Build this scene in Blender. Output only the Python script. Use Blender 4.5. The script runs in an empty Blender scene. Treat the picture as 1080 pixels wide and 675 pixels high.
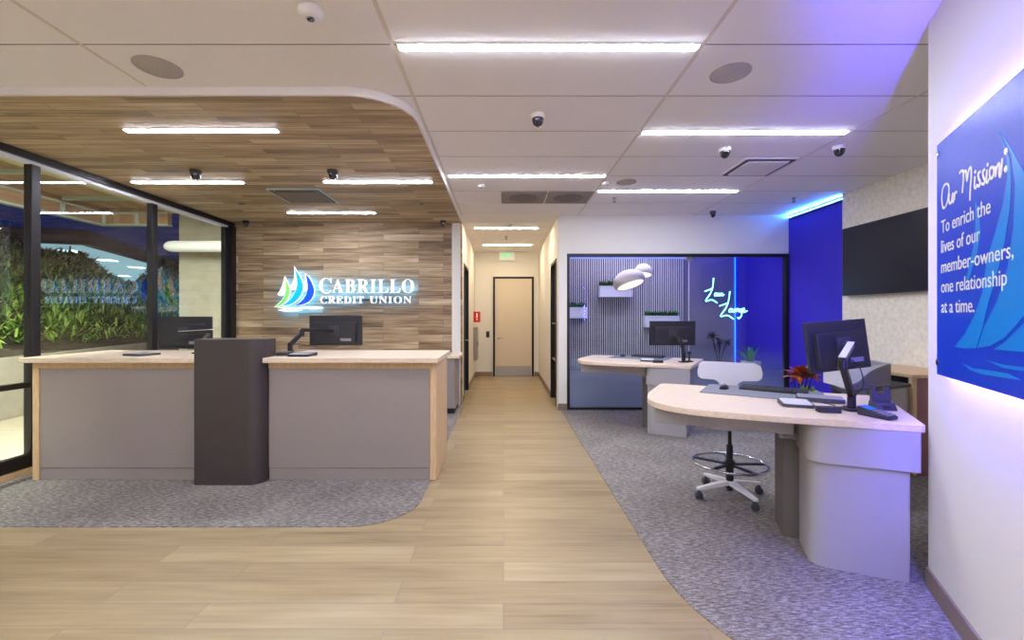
import bpy, bmesh, math, random
from mathutils import Vector, Matrix
random.seed(7)
SC = bpy.context.scene
COL = SC.collection
PI = math.pi
F, PU, PV, HC = 472.0, 531.0, 334.0, 1.46     # focal length in px, principal point, eye height
CEIL = 3.05

# ------------------------------------------------------------------ colour / materials
def lin(c):
    c = c / 255.0
    return c / 12.92 if c <= 0.04045 else ((c + 0.055) / 1.055) ** 2.4
def rgb(r, g, b): return (lin(r), lin(g), lin(b), 1.0)

def new_mat(name):
    m = bpy.data.materials.new(name); m.use_nodes = True
    nt = m.node_tree
    return m, nt, nt.nodes['Principled BSDF'], nt.nodes['Material Output']
def N(nt, t, **kw):
    n = nt.nodes.new(t)
    for k, v in kw.items(): setattr(n, k, v)
    return n
def math_node(nt, op, a, b=None, clamp=False):
    n = N(nt, 'ShaderNodeMath', operation=op); n.use_clamp = clamp
    for i, v in enumerate((a, b)):
        if v is None: continue
        if isinstance(v, (int, float)): n.inputs[i].default_value = v
        else: nt.links.new(v, n.inputs[i])
    return n.outputs[0]
def mix_col(nt, fac, a, b, blend='MIX'):
    n = N(nt, 'ShaderNodeMix', data_type='RGBA', blend_type=blend)
    for i, v in ((0, fac), (6, a), (7, b)):
        if isinstance(v, (int, float)): n.inputs[i].default_value = v
        elif isinstance(v, tuple): n.inputs[i].default_value = v
        else: nt.links.new(v, n.inputs[i])
    return n.outputs[2]
def ramp(nt, fac, stops):
    n = N(nt, 'ShaderNodeValToRGB')
    e = n.color_ramp.elements
    e[0].position, e[0].color = stops[0]
    e[1].position, e[1].color = stops[-1]
    for p, c in stops[1:-1]:
        k = e.new(p); k.color = c
    nt.links.new(fac, n.inputs[0])
    return n.outputs[0]
def noise(nt, vec, scale, detail=3, rough=0.55):
    n = N(nt, 'ShaderNodeTexNoise')
    n.inputs['Scale'].default_value = scale; n.inputs['Detail'].default_value = detail; n.inputs['Roughness'].default_value = rough
    if vec is not None: nt.links.new(vec, n.inputs['Vector'])
    return n
def bump(nt, p, h, strength, dist=0.01):
    b = N(nt, 'ShaderNodeBump'); b.inputs['Strength'].default_value = strength; b.inputs['Distance'].default_value = dist
    nt.links.new(h, b.inputs['Height']); nt.links.new(b.outputs[0], p.inputs['Normal'])

def M(name, col, rough=0.5, metal=0.0, emit=None, strength=0.0, tex=0.0, scale=40.0, stretch=(1, 1, 1), bmp=0.0, coat=0.0):
    m, nt, p, out = new_mat(name)
    c = rgb(*col)
    p.inputs['Base Color'].default_value = c
    p.inputs['Roughness'].default_value = rough
    p.inputs['Metallic'].default_value = metal
    p.inputs['Coat Weight'].default_value = coat
    tc = N(nt, 'ShaderNodeTexCoord')
    mp = N(nt, 'ShaderNodeMapping'); mp.inputs['Scale'].default_value = stretch
    nt.links.new(tc.outputs['Object'], mp.inputs['Vector'])
    n = noise(nt, mp.outputs[0], scale)
    if tex > 0:
        lo = tuple(v * (1 - tex) for v in c[:3]) + (1,); hi = tuple(min(1, v * (1 + tex)) for v in c[:3]) + (1,)
        nt.links.new(ramp(nt, n.outputs['Fac'], [(0.3, lo), (0.7, hi)]), p.inputs['Base Color'])
    else:
        r = N(nt, 'ShaderNodeMapRange'); r.inputs[3].default_value = max(0, rough - 0.04); r.inputs[4].default_value = min(1, rough + 0.04)
        nt.links.new(n.outputs['Fac'], r.inputs[0]); nt.links.new(r.outputs[0], p.inputs['Roughness'])
    if bmp > 0: bump(nt, p, n.outputs['Fac'], bmp)
    if emit:
        p.inputs['Emission Color'].default_value = rgb(*emit); p.inputs['Emission Strength'].default_value = strength
    return m

def plank(name, la, wa, L, W, stops, rough, grain=0.35, gx=1.4, gy=30.0, joint=(0.25, 0.2, 0.15), jw=0.003, off=0.37, spec=0.5, coarse=0.3, bmp=0.15):
    """planks of length L along axis la, width W across axis wa (axes are 0, 1, 2 = X, Y, Z)"""
    m, nt, p, out = new_mat(name)
    tc = N(nt, 'ShaderNodeTexCoord'); sp = N(nt, 'ShaderNodeSeparateXYZ'); nt.links.new(tc.outputs['Object'], sp.inputs[0])
    cb = N(nt, 'ShaderNodeCombineXYZ'); nt.links.new(sp.outputs[la], cb.inputs[0]); nt.links.new(sp.outputs[wa], cb.inputs[1])
    br = N(nt, 'ShaderNodeTexBrick'); br.offset = off; br.offset_frequency = 2; br.squash = 1.0
    nt.links.new(cb.outputs[0], br.inputs['Vector'])
    br.inputs['Color1'].default_value = (0, 0, 0, 1); br.inputs['Color2'].default_value = (1, 1, 1, 1); br.inputs['Mortar'].default_value = (0.5, 0.5, 0.5, 1)
    br.inputs['Scale'].default_value = 1; br.inputs['Mortar Size'].default_value = jw; br.inputs['Mortar Smooth'].default_value = 0.1
    br.inputs['Brick Width'].default_value = L; br.inputs['Row Height'].default_value = W; br.inputs['Bias'].default_value = 0
    rnd = N(nt, 'ShaderNodeSeparateColor'); nt.links.new(br.outputs['Color'], rnd.inputs[0])
    cb2 = N(nt, 'ShaderNodeCombineXYZ')
    nt.links.new(math_node(nt, 'MULTIPLY', sp.outputs[la], gx), cb2.inputs[0])
    nt.links.new(math_node(nt, 'MULTIPLY', sp.outputs[wa], gy), cb2.inputs[1])
    nt.links.new(math_node(nt, 'MULTIPLY', rnd.outputs[0], 37.0), cb2.inputs[2])
    g1 = noise(nt, cb2.outputs[0], 1.0, 4, 0.6)
    cb3 = N(nt, 'ShaderNodeCombineXYZ')
    nt.links.new(math_node(nt, 'MULTIPLY', sp.outputs[la], gx * 0.9), cb3.inputs[0])
    nt.links.new(math_node(nt, 'MULTIPLY', sp.outputs[wa], gy * 0.28), cb3.inputs[1])
    nt.links.new(math_node(nt, 'MULTIPLY', rnd.outputs[0], 91.0), cb3.inputs[2])
    g2 = noise(nt, cb3.outputs[0], 1.0, 2, 0.5)
    v = math_node(nt, 'ADD', math_node(nt, 'MULTIPLY', rnd.outputs[0], 1 - grain - coarse),
                  math_node(nt, 'ADD', math_node(nt, 'MULTIPLY', g1.outputs['Fac'], grain), math_node(nt, 'MULTIPLY', g2.outputs['Fac'], coarse)))
    col = ramp(nt, v, stops)
    col = mix_col(nt, br.outputs['Fac'], col, tuple(joint) + (1,))
    nt.links.new(col, p.inputs['Base Color'])
    p.inputs['Roughness'].default_value = rough
    p.inputs['Specular IOR Level'].default_value = spec
    bump(nt, p, math_node(nt, 'SUBTRACT', g1.outputs['Fac'], math_node(nt, 'MULTIPLY', br.outputs['Fac'], 2.0)), bmp, 0.004)
    return m

def carpet_mat():
    m, nt, p, out = new_mat('carpet_pile')
    tc = N(nt, 'ShaderNodeTexCoord'); mp = N(nt, 'ShaderNodeMapping')
    mp.inputs['Rotation'].default_value = (0, 0, math.radians(-35)); mp.inputs['Scale'].default_value = (22, 90, 1)
    nt.links.new(tc.outputs['Object'], mp.inputs[0])
    a = noise(nt, mp.outputs[0], 1.0, 3, 0.7)
    b = noise(nt, tc.outputs['Object'], 230.0, 2, 0.6)
    c = noise(nt, tc.outputs['Object'], 2.5, 2, 0.5)
    v = math_node(nt, 'ADD', math_node(nt, 'MULTIPLY', a.outputs['Fac'], 0.62), math_node(nt, 'ADD', math_node(nt, 'MULTIPLY', b.outputs['Fac'], 0.3), math_node(nt, 'MULTIPLY', c.outputs['Fac'], 0.1)))
    nt.links.new(ramp(nt, v, [(0.36, rgb(70, 66, 64)), (0.5, rgb(124, 118, 114)), (0.66, rgb(184, 178, 172))]), p.inputs['Base Color'])
    p.inputs['Roughness'].default_value = 0.95; p.inputs['Specular IOR Level'].default_value = 0.1
    bump(nt, p, v, 0.6, 0.01)
    return m

def glass_mat(name, tint, base=0.045, top=0.95):
    m, nt, p, out = new_mat(name); nt.nodes.remove(p)
    ge = N(nt, 'ShaderNodeNewGeometry')
    d = N(nt, 'ShaderNodeVectorMath', operation='DOT_PRODUCT'); nt.links.new(ge.outputs['Normal'], d.inputs[0]); nt.links.new(ge.outputs['Incoming'], d.inputs[1])
    f = math_node(nt, 'SUBTRACT', 1.0, math_node(nt, 'ABSOLUTE', d.outputs['Value']), True)
    f = math_node(nt, 'ADD', math_node(nt, 'MULTIPLY', math_node(nt, 'POWER', f, 5.0), top), base, True)
    t = N(nt, 'ShaderNodeBsdfTransparent'); t.inputs[0].default_value = tint
    g = N(nt, 'ShaderNodeBsdfGlossy'); g.inputs['Roughness'].default_value = 0.0
    mx = N(nt, 'ShaderNodeMixShader'); nt.links.new(f, mx.inputs[0]); nt.links.new(t.outputs[0], mx.inputs[1]); nt.links.new(g.outputs[0], mx.inputs[2])
    nt.links.new(mx.outputs[0], out.inputs[0])
    return m

def film_mat():
    m, nt, p, out = new_mat('frosted_film')
    p.inputs['Base Color'].default_value = rgb(196, 206, 212); p.inputs['Roughness'].default_value = 0.45
    tc = N(nt, 'ShaderNodeTexCoord'); sp = N(nt, 'ShaderNodeSeparateXYZ'); nt.links.new(tc.outputs['Object'], sp.inputs[0])
    r = N(nt, 'ShaderNodeMapRange', interpolation_type='SMOOTHSTEP'); r.inputs[1].default_value = 0.05; r.inputs[2].default_value = 1.06
    r.inputs[3].default_value = 0.84; r.inputs[4].default_value = 0.0
    nt.links.new(sp.outputs[2], r.inputs[0])
    t = N(nt, 'ShaderNodeBsdfTransparent')
    tl = N(nt, 'ShaderNodeBsdfTranslucent'); tl.inputs[0].default_value = rgb(190, 205, 225)
    ad = N(nt, 'ShaderNodeMixShader'); ad.inputs[0].default_value = 0.6
    nt.links.new(p.outputs[0], ad.inputs[1]); nt.links.new(tl.outputs[0], ad.inputs[2])
    mx = N(nt, 'ShaderNodeMixShader'); nt.links.new(r.outputs[0], mx.inputs[0]); nt.links.new(t.outputs[0], mx.inputs[1]); nt.links.new(ad.outputs[0], mx.inputs[2])
    nt.links.new(mx.outputs[0], out.inputs[0])
    return m

def leaf_mat(name, stops, rough=0.5):
    m, nt, p, out = new_mat(name)
    ge = N(nt, 'ShaderNodeNewGeometry')
    nt.links.new(ramp(nt, ge.outputs['Random Per Island'], stops), p.inputs['Base Color'])
    p.inputs['Roughness'].default_value = rough
    return m

W_WALL = M('paint_white', (226, 222, 214), 0.75, bmp=0.03, scale=260)
W_TRIM = M('trim_white', (232, 226, 224), 0.6)
W_TILE = M('ceiling_tile_felt', (246, 241, 241), 0.9, tex=0.03, scale=120, stretch=(0.6, 3, 1), bmp=0.06)
W_GRID = M('ceiling_bar', (222, 212, 200), 0.6)
W_GAP = M('ceiling_gap', (112, 98, 104), 0.9)
BLACK_METAL = M('black_metal', (34, 31, 34), 0.4, 0.3)
BLACK_PLASTIC = M('black_plastic', (36, 36, 40), 0.5)
DARK_PLASTIC = M('dark_grey_plastic', (58, 58, 66), 0.5)
GREY_PLASTIC = M('grey_plastic', (140, 138, 146), 0.5)
PALE_PLASTIC = M('pale_plastic', (205, 204, 206), 0.5)
WHITE_PLASTIC = M('white_plastic', (235, 233, 236), 0.4)
CHROME = M('chrome', (205, 205, 210), 0.18, 1.0)
STEEL = M('brushed_steel', (170, 168, 165), 0.35, 1.0)
LENS = M('black_lens', (10, 10, 14), 0.05, coat=1.0)
SCREEN = M('black_screen', (10, 12, 20), 0.3)
BLUE_LCD = M('blue_lcd', (40, 100, 190), 0.2, emit=(40, 110, 220), strength=0.7)
TAN_DOOR = M('tan_door', (208, 194, 174), 0.5)
TAUPE = M('taupe_base', (134, 118, 104), 0.6)
GREY_PANEL = M('grey_laminate', (150, 139, 136), 0.45, tex=0.04, scale=30, stretch=(1, 1, 12))
GREY_DESK = M('grey_desk_laminate', (168, 164, 166), 0.45, tex=0.03, scale=30, stretch=(1, 1, 14))
DARK_LEG = M('dark_taupe_laminate', (104, 98, 94), 0.5, tex=0.05, scale=30, stretch=(1, 1, 14))
PILLAR = M('dark_bronze_laminate', (66, 58, 58), 0.42, tex=0.04, scale=60, stretch=(12, 12, 1))
TOE = M('dark_toe', (60, 52, 50), 0.7)
WOOD_TOP = M('pale_oak', (226, 206, 182), 0.35, tex=0.10, scale=6, stretch=(2.2, 14, 14))
WOOD_EDGE = M('oak_edge', (212, 180, 138), 0.45, tex=0.12, scale=6, stretch=(10, 10, 1.4))
WOOD_END = M('purple_oak', (150, 104, 108), 0.5, tex=0.08, scale=6, stretch=(12, 12, 1))
BLUE_WALL = M('blue_paint', (54, 38, 192), 0.6, bmp=0.03, scale=200)
LOUNGE_GREY = M('lounge_grey_paint', (132, 128, 140), 0.7)
SLAT_DARK = M('slat_backing', (52, 54, 66), 0.7)
SLAT_WHITE = M('slat_white', (236, 232, 230), 0.5)
CONCRETE = M('concrete', (158, 150, 138), 0.9, tex=0.10, scale=5, bmp=0.1)
PAVING = M('paving', (158, 146, 130), 0.9, tex=0.10, scale=2, stretch=(1, 5, 1))
SOIL = M('soil', (60, 52, 40), 0.95, tex=0.3, scale=14, bmp=0.4)
SOFFIT_BEIGE = M('soffit_beige', (216, 200, 164), 0.85, tex=0.05, scale=30)
SOFFIT_WOOD = plank('soffit_wood', 1, 0, 1.6, 0.12, [(0.2, rgb(150, 116, 94)), (0.8, rgb(200, 164, 138))], 0.6)
TEAL_METAL = M('pale_painted_metal', (186, 200, 196), 0.5)
PANEL_BLUE = M('panel_blue', (0, 56, 205), 0.38)
PANEL_LIGHT = M('panel_light_blue', (10, 132, 226), 0.32)
SIGN_WHITE = M('sign_white', (246, 242, 238), 0.4)
SIGN_FACE = M('sign_face_glow', (246, 236, 222), 0.4, emit=(255, 226, 198), strength=0.6)  # glow put into the faces to brighten them and their window reflection
SIGN_GREEN = M('sail_green', (120, 222, 110), 0.4, emit=(120, 222, 110), strength=0.4)  # the three sail colours carry an added glow too
SIGN_CYAN = M('sail_cyan', (0, 190, 240), 0.4, emit=(0, 190, 240), strength=0.4)
SIGN_BLUE = M('sail_blue', (0, 84, 235), 0.4, emit=(0, 84, 235), strength=0.4)
HALO = M('halo_led', (60, 190, 255), 0.5, emit=(40, 170, 255), strength=13.0)
LED_BLUE = M('led_blue', (40, 60, 255), 0.5, emit=(78, 66, 255), strength=470.0)
LED_CYAN = M('led_cyan', (40, 120, 255), 0.5, emit=(60, 140, 255), strength=240.0)
LED_LOUNGE_FILL = M('led_lounge_fill', (60, 60, 255), 0.5, emit=(60, 50, 255), strength=200.0)
LED_TUBE = M('led_tube_blue', (40, 140, 255), 0.5, emit=(10, 90, 255), strength=9.0)
NEON = M('neon_tube', (170, 235, 255), 0.4, emit=(96, 212, 255), strength=9.0)
STRIP = M('light_diffuser', (255, 250, 240), 0.5, emit=(235, 240, 255), strength=104.0)
STRIP_WARM = M('corridor_light_diffuser', (255, 248, 232), 0.5, emit=(255, 234, 200), strength=125.0)
STRIP_LOUNGE_FILL = M('lounge_fill_diffuser', (230, 236, 255), 0.5, emit=(210, 208, 255), strength=130.0)
STRIP_OUT_FILL = M('outdoor_fill_diffuser', (240, 245, 240), 0.5, emit=(246, 250, 232), strength=560.0)
PENDANT_IN = M('pendant_inner', (255, 246, 226), 0.5, emit=(255, 232, 196), strength=1.5)
PENDANT = M('pendant_plaster', (226, 214, 196), 0.85, tex=0.05, scale=60, bmp=0.3)
STATION = M('station_soffit_glow', (210, 235, 245), 0.5, emit=(180, 232, 250), strength=0.55)  # even glow of the soffit stands in for lamplight falling on it
STATION_SPOT = M('station_lamp', (230, 250, 255), 0.5, emit=(215, 248, 255), strength=6.0)
STATION_RED = M('station_sign_red', (220, 70, 70), 0.5, emit=(235, 80, 80), strength=0.8)
EXIT_GREEN = M('exit_green', (40, 200, 130), 0.5, emit=(30, 220, 140), strength=1.2)
RED = M('red_sign', (196, 34, 34), 0.45)
LEAF = leaf_mat('planter_leaf', [(0, rgb(20, 70, 30)), (0.6, rgb(52, 130, 52)), (1, rgb(96, 170, 70))])
LEAF_DARK = leaf_mat('dark_leaf', [(0, rgb(16, 22, 30)), (1, rgb(40, 46, 52))])
LEAF_SPIKE = leaf_mat('spike_leaf', [(0, rgb(30, 120, 80)), (1, rgb(110, 200, 110))])
LEAF_ORANGE = leaf_mat('orange_leaf', [(0, rgb(150, 60, 30)), (0.6, rgb(196, 110, 40)), (1, rgb(150, 90, 40))])
LEAF_LIME = leaf_mat('lime_leaf', [(0, rgb(110, 170, 40)), (1, rgb(170, 210, 60))])
HEDGE = leaf_mat('hedge_blade', [(0, rgb(40, 62, 24)), (0.35, rgb(90, 130, 44)), (0.75, rgb(150, 192, 70)), (1, rgb(214, 222, 130))], 0.6)
TREE = leaf_mat('tree_leaf', [(0, rgb(10, 20, 14)), (1, rgb(36, 56, 36))], 0.7)
BARK = M('bark', (70, 54, 40), 0.9, tex=0.2)
CAM_DARK = M('camera_dark_shell', (62, 50, 42), 0.45)
SPEAKER_GREY = M('speaker_mesh', (176, 168, 164), 0.8, tex=0.08, scale=400)
VENT_GREY = M('vent_grey', (150, 140, 136), 0.7)
WOODCAP = M('cassette_wood', (106, 88, 68), 0.5, tex=0.12, scale=6, stretch=(2, 20, 1))

WALL_WOOD = plank('wall_planks', 0, 2, 0.98, 0.117,
                  [(0.28, rgb(74, 56, 40)), (0.42, rgb(126, 102, 76)), (0.55, rgb(166, 140, 108)), (0.72, rgb(208, 186, 154))], 0.5, 0.40, 1.6, 60.0, (0.10, 0.075, 0.055), 0.0022, 0.41, 0.35, 0.42)
SOFFIT_PLANK = plank('soffit_planks', 0, 1, 1.1, 0.11,
                     [(0.28, rgb(94, 74, 54)), (0.42, rgb(146, 122, 92)), (0.55, rgb(184, 158, 124)), (0.72, rgb(220, 200, 168))], 0.5, 0.40, 1.6, 60.0, (0.10, 0.075, 0.055), 0.0022, 0.41, 0.35, 0.42)
FLOOR_WOOD = plank('floor_planks', 0, 1, 1.5, 0.19,
                   [(0.16, rgb(100, 84, 60)), (0.38, rgb(148, 128, 95)), (0.6, rgb(168, 149, 114)), (0.85, rgb(186, 168, 136))], 0.34, 0.40, 1.8, 48.0, (0.22, 0.17, 0.13), 0.002, 0.37, 0.4, 0.40, 0.08)
TV_WALLMAT = M('textured_plaster', (242, 234, 216), 0.85, tex=0.10, scale=22, bmp=0.25)
CARPET = carpet_mat()
GLASS = glass_mat('window_glass', (0.93, 0.96, 0.95, 1), 0.08)
GLASS_IN = glass_mat('lounge_glass', (0.95, 0.96, 0.98, 1), 0.022)
FILM = film_mat()

# ------------------------------------------------------------------ mesh builder
class MB:
    def __init__(s, mat=None): s.bm = bmesh.new(); s.M = mat or Matrix()
    def v(s, co): return s.bm.verts.new(s.M @ Vector(co))
    def face(s, vs):
        try: return s.bm.faces.new(vs)
        except ValueError: return None
    def box(s, x0, x1, y0, y1, z0, z1):
        c = [s.v((x, y, z)) for x in (x0, x1) for y in (y0, y1) for z in (z0, z1)]
        for q in ((0, 1, 3, 2), (4, 6, 7, 5), (0, 4, 5, 1), (2, 3, 7, 6), (0, 2, 6, 4), (1, 5, 7, 3)): s.face([c[i] for i in q])
        return s
    def prism(s, pts, z0, z1, caps=True):
        n = len(pts)
        a = [s.v((p[0], p[1], z0)) for p in pts]; b = [s.v((p[0], p[1], z1)) for p in pts]
        if caps: s.face(a[::-1]); s.face(b)
        for i in range(n): s.face([a[i], a[(i + 1) % n], b[(i + 1) % n], b[i]])
        return s
    def loft(s, rings, closed=True, caps=True):
        R = [[s.v(p) for p in r] for r in rings]; n = len(R[0])
        for a, b in zip(R, R[1:]):
            for i in range(n if closed else n - 1): s.face([a[i], a[(i + 1) % n], b[(i + 1) % n], b[i]])
        if caps: s.face(R[0][::-1]); s.face(R[-1])
        return s
    def lathe(s, prof, n=24, c=(0, 0, 0)):
        rings = [[(c[0] + max(r, 1e-4) * math.cos(2 * PI * i / n), c[1] + max(r, 1e-4) * math.sin(2 * PI * i / n), c[2] + z) for i in range(n)] for r, z in prof]
        return s.loft(rings)
    def tube(s, path, r, n=8, closed=False):
        P = [Vector(p) for p in path]; rings = []; m = len(P); up = None
        for i, p in enumerate(P):
            if closed: t = P[(i + 1) % m] - P[i - 1]
            else: t = P[min(i + 1, m - 1)] - P[max(i - 1, 0)]
            t.normalize()
            if up is None:
                up = Vector((0, 0, 1)) if abs(t.z) < 0.9 else Vector((1, 0, 0))
            up = up - t * up.dot(t)
            if up.length < 1e-5: up = t.orthogonal()
            up.normalize()
            w = t.cross(up)
            rr = r[i] if isinstance(r, (list, tuple)) else r
            rings.append([tuple(p + (up * math.cos(2 * PI * k / n) + w * math.sin(2 * PI * k / n)) * rr) for k in range(n)])
        if closed: rings.append(rings[0]); return s.loft(rings, True, False)
        return s.loft(rings)
    def bar(s, a, b, w, h):
        """rectangular bar from a to b: w across (horizontal), h tall"""
        a, b = Vector(a), Vector(b); t = (b - a).normalized()
        side = t.cross(Vector((0, 0, 1)))
        if side.length < 1e-4: side = Vector((1, 0, 0))
        side.normalize(); up = side.cross(t)
        q = lambda p: [tuple(p + side * (w / 2 * i) + up * (h / 2 * j)) for i, j in ((-1, -1), (1, -1), (1, 1), (-1, 1))]
        return s.loft([q(a), q(b)])
    def ellipsoid(s, c, rx, ry, rz, n=16, m=10):
        rings = []
        for j in range(m + 1):
            a = -PI / 2 + PI * j / m; k = max(math.cos(a), 1e-3)
            rings.append([(c[0] + rx * k * math.cos(2 * PI * i / n), c[1] + ry * k * math.sin(2 * PI * i / n), c[2] + rz * math.sin(a)) for i in range(n)])
        return s.loft(rings)
    def blade(s, base, d, L, w, bend=0.3, seg=3, up=(0, 0, 1)):
        base, d = Vector(base), Vector(d).normalized()
        side = d.cross(Vector(up))
        if side.length < 1e-3: side = Vector((1, 0, 0))
        side.normalize(); prev = None
        for i in range(seg + 1):
            t = i / seg
            p = base + d * (L * t) + Vector((0, 0, -1)) * (bend * L * t * t)
            ww = w * math.sin(PI * min(0.98, 0.25 + 0.75 * t)) / 2
            a, b = s.v(p - side * ww), s.v(p + side * ww)
            if prev: s.face([prev[0], prev[1], b, a])
            prev = (a, b)
        return s
    def mesh(s, me):
        off = [s.v(v.co) for v in me.vertices]
        for p in me.polygons: s.face([off[i] for i in p.vertices])
        return s
    def build(s, name, mat, parent=None, bevel=0.0, seg=2, smooth=True, angle=38):
        me = bpy.data.meshes.new(name)
        bmesh.ops.recalc_face_normals(s.bm, faces=s.bm.faces)
        s.bm.to_mesh(me); s.bm.free()
        me.materials.append(mat)
        if smooth:
            me.shade_smooth(); me.set_sharp_from_angle(angle=math.radians(angle))
        o = bpy.data.objects.new(name, me); COL.objects.link(o)
        if parent is not None: o.parent = parent
        if bevel > 0:
            b = o.modifiers.new('edge', 'BEVEL'); b.width = bevel; b.segments = seg; b.limit_method = 'ANGLE'; b.angle_limit = math.radians(40)
        return o

def tag(o, label, cat, group=None, kind=None):
    o['label'] = label; o['category'] = cat
    if group: o['group'] = group
    if kind: o['kind'] = kind
    return o
def thing(name, label, cat, loc=(0, 0, 0), rz=0.0, group=None):
    o = bpy.data.objects.new(name, None); COL.objects.link(o)
    o.location = loc; o.rotation_euler = (0, 0, rz); o.empty_display_size = 0.1
    return tag(o, label, cat, group)
def struct(mb, name, mat, label, cat='structure', bevel=0.0, **k):
    return tag(mb.build(name, mat, None, bevel, **k), label, cat, kind='structure')
def copy_tree(o, parent=None):
    c = o.copy(); COL.objects.link(c); c.parent = parent
    for ch in list(o.children): copy_tree(ch, c)
    return c
def round_poly(pts, rads, n=8):
    """polygon with filleted corners"""
    out = []; m = len(pts)
    for i in range(m):
        p = Vector(pts[i]); r = rads[i] if isinstance(rads, (list, tuple)) else rads
        if r <= 0: out.append(tuple(p)); continue
        a = (Vector(pts[i - 1]) - p); b = (Vector(pts[(i + 1) % m]) - p)
        a.normalize(); b.normalize()
        ang = a.angle(b); d = r / math.tan(ang / 2)
        c = p + (a + b).normalized() * (r / math.sin(ang / 2))
        s, e = p + a * d - c, p + b * d - c
        a0 = math.atan2(s.y, s.x); a1 = math.atan2(e.y, e.x); da = (a1 - a0 + PI) % (2 * PI) - PI
        for k in range(n + 1):
            t = a0 + da * k / n
            out.append((c.x + r * math.cos(t), c.y + r * math.sin(t)))
    return out
for _m in (PANEL_BLUE, PANEL_LIGHT): _m.node_tree.nodes['Principled BSDF'].inputs['Specular IOR Level'].default_value = 0.25
def text_mesh(body, size=1.0, extrude=0.0, offset=0.0, spacing=1.0):
    cu = bpy.data.curves.new('t', 'FONT'); cu.body = body; cu.size = size; cu.extrude = extrude; cu.offset = offset; cu.space_character = spacing
    ob = bpy.data.objects.new('t', cu); COL.objects.link(ob)
    dg = bpy.context.evaluated_depsgraph_get()
    me = bpy.data.meshes.new_from_object(ob.evaluated_get(dg))
    bpy.data.objects.remove(ob); bpy.data.curves.remove(cu)
    return me
def grow(pts, d, lim=1.35):
    P = [Vector(p) for p in pts]; n = len(P)
    area = sum(P[i - 1].x * P[i].y - P[i].x * P[i - 1].y for i in range(n))
    sg = 1 if area > 0 else -1; out = []
    for i in range(n):
        e0 = (P[i] - P[i - 1]).normalized(); e1 = (P[(i + 1) % n] - P[i]).normalized()
        n0 = Vector((e0.y, -e0.x)) * sg; n1 = Vector((e1.y, -e1.x)) * sg
        m = n0 + n1
        if m.length < 0.2: m = e0
        m.normalize(); k = min(lim, 1.0 / max(0.2, m.dot(n0)))
        out.append(P[i] + m * d * k)
    return out
def poly_mesh(polys, extrude, offset=0.0):
    """filled 2D outlines, grown by offset"""
    cu = bpy.data.curves.new('p', 'CURVE'); cu.dimensions = '2D'; cu.fill_mode = 'BOTH'; cu.extrude = extrude
    for pts in polys:
        if offset: pts = grow(pts, offset)
        sp = cu.splines.new('POLY'); sp.points.add(len(pts) - 1); sp.use_cyclic_u = True
        for i, p in enumerate(pts): sp.points[i].co = (p[0], p[1], 0, 1)
    ob = bpy.data.objects.new('p', cu); COL.objects.link(ob)
    dg = bpy.context.evaluated_depsgraph_get()
    me = bpy.data.meshes.new_from_object(ob.evaluated_get(dg))
    bpy.data.objects.remove(ob); bpy.data.curves.remove(cu)
    return me
def fit(me, x0, x1, y0, y1=None):
    xs = [v.co.x for v in me.vertices]; ys = [v.co.y for v in me.vertices]
    kx = (x1 - x0) / (max(xs) - min(xs)); mx = min(xs); my = min(ys)
    ky = kx if y1 is None else (y1 - y0) / (max(ys) - my)
    for v in me.vertices:
        v.co.x = x0 + (v.co.x - mx) * kx
        v.co.y = (y0 + (v.co.y - my) * ky) if y1 is not None else (y0 + v.co.y * ky)
    return me
def smooth_path(pts, n=4):
    P = [Vector(p) for p in pts]; out = []
    for i in range(len(P) - 1):
        p0 = P[max(i - 1, 0)]; p1 = P[i]; p2 = P[i + 1]; p3 = P[min(i + 2, len(P) - 1)]
        for k in range(n):
            t = k / n
            out.append(0.5 * ((2 * p1) + (p2 - p0) * t + (2 * p0 - 5 * p1 + 4 * p2 - p3) * t * t + (3 * p1 - p0 - 3 * p2 + p3) * t ** 3))
    out.append(P[-1]); return out
def px(u, v, Y): return ((u - PU) / F * Y, Y, HC - (v - PV) / F * Y)

# ================================================================== SETTING
struct(MB().box(-4.62, 4.7, -3.6, 11.2, -0.1, 0.0), 'floor', FLOOR_WOOD, 'pale oak plank floor of the hall and corridor', 'floor')
def corner_poly(x0, x1, y0, y1, r, n=14):
    return [(x0, y1), (x0, y0)] + [(x1 - r + r * math.sin(a), y0 + r - r * math.cos(a)) for a in [PI / 2 * i / n for i in range(n + 1)]] + [(x1, y1)]
struct(MB().prism(corner_poly(-4.45, -0.655, 3.1, 7.3, 0.46), 0, 0.006), 'floor_carpet_1', CARPET, 'grey carpet with a rounded corner under the teller counter', 'carpet')
arc = [(2.2 + 1.3 * math.cos(a), 2.6 + 1.3 * math.sin(a)) for a in [PI + PI / 2 * i / 18 for i in range(19)]]
struct(MB().prism([(0.9, 6.98)] + arc + [(4.45, 1.3), (4.45, 8.6), (0.99, 8.6), (0.99, 6.98)], 0, 0.006), 'floor_carpet_2', CARPET, 'grey carpet with a swept edge under the desks', 'carpet')

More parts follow.
